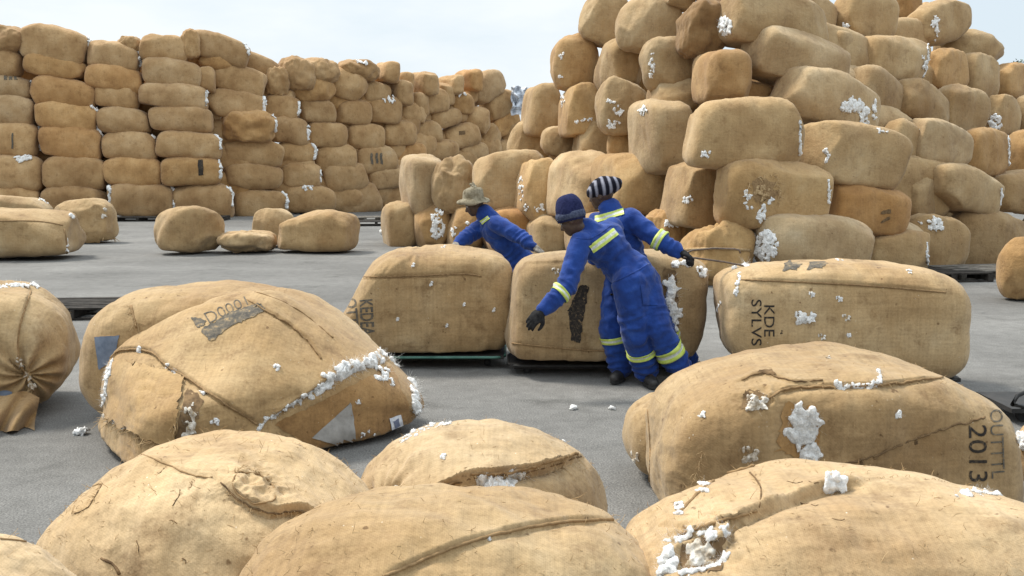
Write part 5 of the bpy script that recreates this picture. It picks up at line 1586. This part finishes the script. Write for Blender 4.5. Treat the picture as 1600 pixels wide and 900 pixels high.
def hand(mb, wrist, d, palm_n, thumb_sign, curl=45, size=1.0, fat=1.0, spread=4):
    """palm, four unequal bent fingers and a thumb leaving the side of the palm"""
    d = unit(d); pn = unit(palm_n - d * np.dot(palm_n, d)); sd = np.cross(d, pn) * thumb_sign
    s = size
    kn = []
    for k, (off, ln) in enumerate(((.032, .083), (.011, .090), (-.010, .086), (-.031, .078))):
        base = wrist + sd * off * .55 * s; kp = wrist + d * ln * s + sd * off * s
        mb.cap(base, kp, .017 * fat * s, .0125 * fat * s, 10); kn.append(kp)
    mb.ell(wrist + d * .045 * s, np.array([.042, .05, .018]) * s * fat, np.c_[sd, d, pn], 12, 8)
    for k, (kp, L) in enumerate(zip(kn, (.074, .083, .078, .060))):
        a = 0; p = kp; sa = R((1.5 - k) * spread)
        dd = d * math.cos(sa) + sd * math.sin(sa)
        for seg, (fr, r0, r1) in enumerate(((.45, .0105, .0095), (.31, .0095, .0085), (.24, .0085, .007))):
            a += R(curl * (.6, .8, .5)[seg])
            e = p + (dd * math.cos(a) + pn * math.sin(a)) * L * fr * s
            mb.cap(p, e, r0 * fat * s, r1 * fat * s, 9); p = e
    b0 = wrist + d * .022 * s + sd * .026 * s
    t1 = b0 + (d * .55 + sd * .75 + pn * .30) * .048 * s
    t2 = t1 + (d * .85 + sd * .25 + pn * .40) * .034 * s; t3 = t2 + (d * .9 + pn * .45) * .026 * s
    mb.cap(b0, t1, .016 * fat * s, .0125 * fat * s, 9); mb.cap(t1, t2, .0125 * fat * s, .011 * fat * s, 9); mb.cap(t2, t3, .011 * fat * s, .008 * fat * s, 9)

def head(mb, c, face, up):
    f = unit(face); u = unit(up - f * np.dot(up, f)); s = np.cross(f, u)
    m = np.c_[f, s, u]
    P = lambda x, y, z: c + f * x + s * y + u * z
    mb.ell(P(-.012, 0, .025), (.098, .076, .094), m, 18, 12)
    mb.ell(P(.028, 0, -.035), (.066, .060, .080), m, 16, 10)
    mb.ell(P(.060, 0, -.088), (.026, .030, .022), m, 10, 8)      # chin
    mb.cap(P(.084, 0, .005), P(.104, 0, -.030), .009, .015, 8)   # nose
    mb.cap(P(.092, -.014, -.034), P(.092, .014, -.034), .010, .010, 8)
    mb.cap(P(.084, -.018, -.062), P(.084, .018, -.062), .009, .009, 8)
    mb.cap(P(.080, -.016, -.074), P(.080, .016, -.074), .009, .009, 8)
    mb.cap(P(.078, -.045, .026), P(.078, .045, .026), .012, .012, 8)
    for q in (-1, 1):
        mb.ell(P(.062, q * .042, -.022), (.022, .022, .026), m, 8, 6)   # cheek
        mb.ell(P(-.012, q * .078, -.012), (.018, .010, .032), m, 10, 8)  # ear
    return P, m

def band(parent, bvh, a, b, t0, t1, name='reflective_band'):
    """tape sewn round a limb: lime with a silver middle"""
    a = np.array(a, float); b = np.array(b, float); ax = unit(b - a); x = unit(np.cross(ax, [0.3, .2, .9])); y = np.cross(ax, x)
    nA, rows = 40, 7
    L = np.linalg.norm(b - a); vs = []
    for j in range(rows):
        t = t0 + (t1 - t0) * j / (rows - 1)
        c = a + ax * L * t; rr = []
        for i in range(nA):
            an = 2 * math.pi * i / nA; d = x * math.cos(an) + y * math.sin(an)
            h = bvh.ray_cast(Vector(c), Vector(d), .25)
            rr.append(np.linalg.norm(np.array(h[0]) - c) if h[0] is not None else np.nan)
        rr = np.array(rr); med = np.nanmedian(rr); rr = np.where(np.isnan(rr) | (rr > med * 1.5), med * 1.1, rr)
        rr = (np.roll(rr, 1) + rr * 2 + np.roll(rr, -1)) / 4
        for i in range(nA):
            an = 2 * math.pi * i / nA; d = x * math.cos(an) + y * math.sin(an)
            vs.append(c + d * (rr[i] + .006))
    fs, fm = [], []
    for j in range(rows - 1):
        for i in range(nA):
            fs.append((j * nA + i, j * nA + (i + 1) % nA, (j + 1) * nA + (i + 1) % nA, (j + 1) * nA + i)); fm.append(1 if j in (2, 3) else 0)
    o = mesh_obj(name, vs, fs, None, parent, mats=[M['lime'], M['silver']], fmat=fm)
    sd = o.modifiers.new('thickness', 'SOLIDIFY'); sd.thickness = .004; sd.offset = 1
    return o

def back_tape(parent, bvh, quad):
    """tape across the back"""
    class T: pass
    tl, tr, br, bl = [np.array(q, float) for q in quad]
    nx, ny = 18, 6; vs, ok = [], []
    for j in range(ny + 1):
        for i in range(nx + 1):
            s_, t_ = i / nx, j / ny
            q = (tl * (1 - s_) + tr * s_) * (1 - t_) + (bl * (1 - s_) + br * s_) * t_
            d = Vector(ray(*q)).normalized(); h = bvh.ray_cast(Vector(CAMP), d)
            ok.append(h[0] is not None)
            n_ = np.array(h[1]) if ok[-1] else np.zeros(3)
            if ok[-1] and np.dot(n_, np.array(d)) > 0: n_ = -n_
            vs.append(np.array(h[0]) + n_ * .007 if ok[-1] else np.zeros(3))
    fs, fm = [], []
    for j in range(ny):
        for i in range(nx):
            q = (j * (nx + 1) + i, (j + 1) * (nx + 1) + i, (j + 1) * (nx + 1) + i + 1, j * (nx + 1) + i + 1)
            if all(ok[k] for k in q): fs.append(q); fm.append(1 if j in (2, 3) else 0)
    used = sorted({k for q in fs for k in q}); mp = {k: i for i, k in enumerate(used)}
    return mesh_obj('reflective_band', [vs[k] for k in used], [tuple(mp[k] for k in q) for q in fs], None, parent, mats=[M['lime'], M['silver']], fmat=fm)

def boot(parent, ankle, toe):
    mb = MB(); a = np.array(ankle, float); d = np.array(toe, float) - a; d[2] = 0; d = unit(d)
    z0 = max(0.0, a[2] - .10)
    h = np.array([a[0], a[1], z0])
    mb.cap(a + [0, 0, .07], h + [0, 0, .065], .058, .052, 12)
    mb.cap(h + d * -.02 + [0, 0, .050], h + d * .16 + [0, 0, .046], .050, .044, 12)
    mb.cap(h + d * .10 + [0, 0, .046], h + d * .18 + [0, 0, .042], .048, .040, 12)
    v, f = remesh(mb, .008, 3)
    v[:, 2] = np.maximum(v[:, 2], z0 + .012)
    bo = mesh_obj('boot', v, f, M['boot'], parent)
    mb = MB(); s = np.array([-d[1], d[0], 0]); out = []
    for k in range(24):
        an = 2 * math.pi * k / 24; x = math.cos(an); y = math.sin(an)
        out.append(h + d * (.075 + x * .142) + s * y * (.046 + .008 * x))
    vs = [q + [0, 0, .001] for q in out] + [q + [0, 0, .026] for q in out]
    mb.add(vs, [tuple(range(23, -1, -1)), tuple(range(24, 48))] + [(i, (i + 1) % 24, 24 + (i + 1) % 24, 24 + i) for i in range(24)])
    mb.build('sole', M['sole'], bo)

def worker(J, label, glove_mat, seed, face, headup, palms, curl):
    """J: joints in world space"""
    P = {k: np.array(v, float) for k, v in J.items()}
    # the body: one continuous skin
    mb = MB()
    pel, wa, ch, nk, hd = P['pelvis'], P['waist'], P['chest'], P['neck'], P['head']
    sl, sr, hl, hr = P['sl'], P['sr'], P['hl'], P['hr']
    mb.cap(hl, hr, .105, .105); mb.cap(pel, wa, .125, .115); mb.cap(wa, ch, .115, .125)
    mb.cap(ch * .6 + sl * .4, ch * .6 + sr * .4, .105, .105); mb.cap(sl, sr, .055, .055); mb.cap(ch, nk, .11, .062); mb.cap(nk, hd - unit(headup) * .05, .056, .052)
    for s in 'lr':
        mb.cap(P['s' + s], P['e' + s], .050, .042); mb.cap(P['e' + s], P['w' + s], .040, .028)
        mb.cap(P['h' + s], P['k' + s], .082, .055); mb.cap(P['k' + s], P['a' + s], .052, .038)
        mb.cap(P['a' + s], P['a' + s] + unit(P['t' + s] - P['a' + s]) * .14, .036, .03)
        hand(mb, P['w' + s], P['w' + s] - P['e' + s] if ('f' + s) not in P else P['f' + s] - P['w' + s], palms[s][0], palms[s][1], curl[s])
    head(mb, hd, face, headup)
    v, f = remesh(mb, .0085, 3)
    o = mesh_obj('person', v, f, M['skin']); tag(o, label, 'person', 'workers in blue overalls')
    # overalls
    mb = MB()
    mb.cap(hl, hr, .138, .138); mb.cap(pel, wa, .160, .150); mb.cap(wa, ch, .150, .158)
    mb.cap(ch * .55 + sl * .45, ch * .55 + sr * .45, .130, .130); mb.cap(sl, sr, .083, .083); mb.cap(ch, nk, .135, .092); mb.cap(nk, nk + unit(hd - nk) * .035, .078, .066)
    for s in 'lr':
        mid = (P['e' + s] + P['w' + s]) / 2
        mb.cap(P['s' + s], P['e' + s], .086, .076); mb.cap(P['e' + s], mid, .076, .066); mb.cap(mid, P['w' + s] - unit(P['w' + s] - P['e' + s]) * .03, .066, .054)
        mb.cap(P['h' + s], P['k' + s], .138, .112); mb.cap(P['k' + s], P['a' + s] * .96 + P['k' + s] * .04, .110, .096)
    def gather(v):
        k = np.full(len(v), .75)
        for j in ('el', 'er', 'kl', 'kr', 'al', 'ar', 'wl', 'wr', 'pelvis', 'waist'):
            k += .9 * np.exp(-(np.linalg.norm(v - P[j], axis=1) / .13) ** 2)
        return k
    v, f = remesh(mb, .0105, 4, fold=.011, fscale=6.5, seed=seed, gather=gather)
    # cloth bunching in rings at the ankles, knees and elbows
    nn = unit_normals(v, f)
    for (a_, b_, amp, per, w0, w1) in [(P['k' + s], P['a' + s], .011, .062, .25, 1.0) for s in 'lr'] + [(P['e' + s], P['w' + s], .008, .05, -.2, .55) for s in 'lr'] + [(P['h' + s], P['k' + s], .009, .085, .45, 1.0) for s in 'lr'] + [(pel, ch, .010, .09, -.1, .8)]:
        L_ = np.linalg.norm(b_ - a_); ax = (b_ - a_) / L_; rel = v - a_; t_ = rel @ ax; rad = np.linalg.norm(rel - t_[:, None] * ax, axis=1)
        win = np.clip((t_ / L_ - w0) / .15, 0, 1) * np.clip((w1 + .1 - t_ / L_) / .15, 0, 1) * np.clip((.24 - rad) / .06, 0, 1)
        ph = 2 * math.pi * t_ / per + 5.5 * fbm(v, 5.0, seed + int(per * 1000), 1)
        v = v + nn * (.8 * amp * win * (np.maximum(np.cos(ph), -.3) - .2))[:, None]
    ov = mesh_obj('overalls', v, f, M['overall'], o)
    bv = BVHTree.FromPolygons(v.tolist(), f)
    # gloves
    for s in 'lr':
        mb = MB(); d = P['w' + s] - P['e' + s]
        fd = d if ('f' + s) not in P else P['f' + s] - P['w' + s]
        hand(mb, P['w' + s], fd, palms[s][0], palms[s][1], curl[s], 1.03, 1.28)
        mb.cap(P['w' + s] - unit(d) * .035, P['w' + s] + unit(fd) * .03, .036, .034)
        v, f = remesh(mb, .0055, 2)
        mesh_obj('glove', v, f, glove_mat, o)
        boot(o, P['a' + s], P['t' + s])
    fv = unit(face); uv = unit(headup - fv * np.dot(headup, fv)); sv = np.cross(fv, uv)
    for q in (-1, 1):
        mb = MB(); mb.ell(hd + fv * .078 + sv * q * .030 + uv * .006, (.011, .013, .009), np.c_[fv, sv, uv], 10, 8); mb.build('eye', M['eye'], o, smooth=True)
    return o, ov, bv, P

def knit_dome(c, axis, fwd, ru, rf, rs, squash, mat, name, parent, seed, cuff=None, lump=.05):
    """a knitted hat: dome above a rolled cuff"""
    u = unit(axis); f = unit(np.array(fwd) - u * np.dot(fwd, u)); s = np.cross(f, u)
    vs, fs = [], []; n, k = 36, 16
    for j in range(k + 1):
        t = j / k; th = math.pi / 2 * (t * 1.18 - .18)
        for i in range(n):
            ph = 2 * math.pi * i / n
            q = np.array([math.cos(th) ** squash * math.cos(ph) * rf if th > 0 else math.cos(ph) * rf * (1 + th * .12), (math.cos(th) ** squash if th > 0 else (1 + th * .12)) * math.sin(ph) * rs, math.sin(th) * ru])
            q = q * (1 + lump * noise.noise(Vector(q * 14 + seed)) + .018 * math.cos(ph * 18) * math.cos(max(th, 0)))
            vs.append(c + f * q[0] + s * q[1] + u * q[2])
    for j in range(k):
        for i in range(n): fs.append((j * n + i, j * n + (i + 1) % n, (j + 1) * n + (i + 1) % n, (j + 1) * n + i))
    fs.append(tuple(range(k * n, (k + 1) * n)))
    o = mesh_obj(name, vs, fs, mat, parent)
    md = o.modifiers.new('thickness', 'SOLIDIFY'); md.thickness = .006
    if cuff:
        mb = MB(); pts = []
        for r_, z_ in ((1.0, -.03), (1.09, -.025), (1.11, 0.0), (1.07, .025), (1.0, .028)):
            pts.append((r_, z_))
        vs, fs = [], []
        for (r_, z_) in pts:
            for i in range(n):
                ph = 2 * math.pi * i / n; w = 1 + .015 * math.cos(ph * 18)
                vs.append(c + f * math.cos(ph) * rf * r_ * w + s * math.sin(ph) * rs * r_ * w + u * z_)
        for j in range(len(pts)):
            j2 = (j + 1) % len(pts)
            for i in range(n): fs.append((j * n + i, j * n + (i + 1) % n, j2 * n + (i + 1) % n, j2 * n + i))
        mesh_obj('cuff', vs, fs, cuff, o)
    return o

# ---- the worker in the navy beanie, bending to the left
J1 = dict(pelvis=at(992, 430, 7.46), waist=at(968, 408, 7.52), chest=at(944, 384, 7.46), neck=at(918, 358, 7.40), head=at(893, 343, 7.34),
          sl=at(907, 380, 7.30), sr=at(958, 356, 7.58), el=at(886, 449, 7.22), er=at(930, 412, 7.82), wl=at(846, 488, 7.16), wr=at(918, 430, 8.02),
          hl=at(984, 442, 7.38), hr=at(1004, 440, 7.52), kl=at(994, 522, 7.46), kr=at(1026, 512, 7.44))
J1['al'] = np.append(ground(1010, 601)[:2], .11); J1['tl'] = np.append(ground(1012, 612)[:2], .0) + np.array([.08, -.06, 0])
J1['ar'] = at(1062, 574, 7.56); J1['ar'][2] = max(.12, J1['ar'][2]); J1['tr'] = J1['ar'] + np.array([.14, -.03, -.1])
o1, ov1, bv1, P1 = worker(J1, 'worker in a navy knitted beanie and blue overalls, bending over with one arm reaching down', M['glove'], 31, (-.80, .30, -.50), (-.30, .1, .95),
    {'l': (np.array([.25, 1, -.3]), 1), 'r': (np.array([0, -1, -.5]), 1)}, {'l': 38, 'r': 50})
hu = np.array([-.22, .06, .97])
knit_dome(P1['head'] + hu * .035, hu, (-.8, .3, -.4), .155, .106, .092, .62, M['navy'], 'beanie', o1, 2.0, M['navy_cuff'])
back_tape(o1, bv1, [(919, 385), (958, 357), (966, 367), (928, 395)])
class OV(Bale):
    pass
ob = OV('ov1', np.zeros((1, 3)), []); ob._bvh = bv1; ob.o = ov1
sheet(ob, [(1000, 444), (1024, 448), (1028, 478), (1004, 476)], 10, 10, .007, M['overall'], 'pocket')
seam(ob, [(942, 446), (965, 438), (990, 426), (1014, 412)], .005, M['overall'], name='waist_seam')
seam(ob, [(900, 372), (925, 372), (955, 352)], .004, M['overall'], name='yoke_seam')
band(o1, bv1, P1['el'], P1['wl'], .14, .32); band(o1, bv1, P1['kl'], P1['al'], .36, .50); band(o1, bv1, P1['kr'], P1['ar'], .46, .68)

# ---- the worker in the striped cap, pulling with hooks
J2 = dict(pelvis=at(984, 424, 7.80), waist=at(978, 395, 7.80), chest=at(966, 362, 7.82), neck=at(952, 326, 7.84), head=at(940, 304, 7.84),
          sl=at(934, 346, 7.96), sr=at(985, 342, 7.70), el=at(945, 405, 7.84), er=at(1028, 374, 7.62), wl=at(957, 440, 7.74), wr=at(1066, 396, 7.55),
          hl=at(968, 434, 7.80), hr=at(998, 432, 7.80), kl=at(958, 514, 7.76), kr=at(1030, 505, 7.80))
J2['al'] = np.append(ground(970, 594)[:2], .11); J2['tl'] = J2['al'] + np.array([-.06, -.14, -.1])
J2['ar'] = np.append(ground(1074, 584)[:2], .12); J2['tr'] = J2['ar'] + np.array([.12, -.05, -.1])
o2, ov2, bv2, P2 = worker(J2, 'worker in a striped knitted cap and blue overalls, pulling with iron hooks', M['glove'], 47, (-.86, .42, -.18), (-.16, .05, .98),
    {'l': (np.array([0, -1, -.5]), -1), 'r': (np.array([-.2, -.2, -1]), 1)}, {'l': 40, 'r': 95})
cu = unit([-.30, -.02, .95]) 
mb = MB(); hc = P2['head'] + np.array([.022, .0, .066]); ax = unit([.97, .0, .20]); uz = unit([-.20, .0, .97])
mm = np.c_[ax, np.cross(uz, ax), uz]; mb.ell(hc, (.142, .112, .086), mm, 40, 24)
vv = np.array(mb.v); dd = vv - hc
vv = hc + dd * (1 + .16 * np.array([noise.noise(Vector(q * 9 + 5.0)) for q in dd]) + .05 * np.array([noise.noise(Vector(q * 30)) for q in dd]))[:, None]
vv[:, 2] -= .035 * np.clip((dd @ ax) / .16, -1, 0) ** 2
mesh_obj('striped_cap', vv, mb.f, M['stripes'], o2)
back_tape(o2, bv2, [(930, 338), (974, 326), (976, 335), (930, 349)])
band(o2, bv2, P2['er'], P2['wr'], -.06, .22); band(o2, bv2, P2['kl'], P2['al'], .16, .32); band(o2, bv2, P2['kr'], P2['ar'], .22, .38)
mb = MB(); mb.cap(P2['neck'] + np.array([-.05, -.02, .035]), P2['neck'] + np.array([-.075, .03, .005]), .022, .02, 8); mb.build('undershirt_collar', M['cloth_white'], o2, smooth=True)

# ---- the worker in the bucket hat, behind the bales
J3 = dict(pelvis=at(820, 424, 9.95), waist=at(803, 392, 9.92), chest=at(779, 362, 9.88), neck=at(757, 333, 9.86), head=at(741, 319, 9.84),
          sl=at(757, 350, 10.02), sr=at(775, 350, 9.70), el=at(737, 366, 9.95), er=at(812, 369, 9.58), wl=at(714, 381, 9.80), wr=at(836, 387, 9.50),
          hl=at(808, 432, 10.05), hr=at(816, 432, 9.85))
J3['kl'] = J3['hl'] + np.array([-.10, -.05, -.42]); J3['kr'] = J3['hr'] + np.array([-.04, -.03, -.42])
J3['al'] = J3['kl'] * [1, 1, 0] + np.array([.10, .05, .11]); J3['ar'] = J3['kr'] * [1, 1, 0] + np.array([.14, .04, .11])
J3['tl'] = J3['al'] + np.array([-.15, 0, -.1]); J3['tr'] = J3['ar'] + np.array([-.15, 0, -.1])
o3, ov3, bv3, P3 = worker(J3, 'worker in a frayed khaki bucket hat and blue overalls, stooping behind the trolley bales', M['glove_grey'], 53, (-.90, -.15, -.42), (-.35, 0, .93),
    {'l': (np.array([.2, -.2, -1]), 1), 'r': (np.array([0, 0, -1.]), 1)}, {'l': 35, 'r': 25})
# bucket hat
u = unit([-.12, -.04, .98]); f_ = unit(np.array([-1, 0, -.1])); f_ = unit(f_ - u * np.dot(f_, u)); s_v = np.cross(f_, u)
c0 = P3['head'] + u * .055; vs, fs = [], []; n = 40
prof = [(.165, -.042), (.160, -.022), (.132, -.004), (.108, .006), (.105, .03), (.100, .075), (.086, .100), (.04, .108), (.002, .108)]
for j, (r_, z_) in enumerate(prof):
    for i in range(n):
        a = 2 * math.pi * i / n
        w = noise.noise(Vector((math.cos(a) * 1.6, math.sin(a) * 1.6, j * .35 + 4)))
        q = r_ * (1 + .10 * w); z = z_ + w * (.030 if j < 3 else .014)
        vs.append(c0 + f_ * math.cos(a) * q + s_v * math.sin(a) * q * .92 + u * z)
for j in range(len(prof) - 1):
    for i in range(n): fs.append((j * n + i, j * n + (i + 1) % n, (j + 1) * n + (i + 1) % n, (j + 1) * n + i))
ht = mesh_obj('bucket_hat', vs, fs, M['khaki'], o3); md = ht.modifiers.new('thickness', 'SOLIDIFY'); md.thickness = .006
mb = MB(); g = random.Random(8)
for k in range(5):
    a = c0 + u * (.09 + .01 * k) + f_ * g.uniform(-.06, .02) + s_v * g.uniform(-.05, .05)
    fluff(mb, a, u, .022, 2, g)
mb.tube([c0 + u * .10, c0 + u * .15 - f_ * .02, c0 + u * .175 - f_ * .01], [.02, .014, .004], 7)
mesh_obj('hat_peak', mb.v, mb.f, M['khaki'], ht)
back_tape(o3, bv3, [(750, 345), (762, 337), (766, 342), (754, 351)])

# ---- the iron hooks in the black glove
def rod(pts, r_, lab):
    mb = MB(); mb.tube(pts, r_, 8); o = mesh_obj('iron_hook', mb.v, mb.f, M['iron']); tag(o, lab, 'hook', 'iron hooks held by the striped-cap worker')
hD = float(np.dot(P2['wr'] - CAMP, FWD)) - .02
rod([at(1066, 398, hD), at(1082, 391, hD), at(1115, 388, hD + .05), at(1148, 389, hD + .1), at(1155, 391, hD + .1), at(1157, 396, hD + .1)], .007, 'short straight iron hook, the upper one in the black glove')
rod([at(1068, 402, hD - .03), at(1086, 403, hD - .03), at(1130, 409, hD), at(1180, 419, hD + .05), at(1194, 422, hD + .05), at(1200, 426, hD + .05), at(1202, 434, hD + .05)], .0075, 'longer iron hook with a curled tip, lying across the sealed bale')
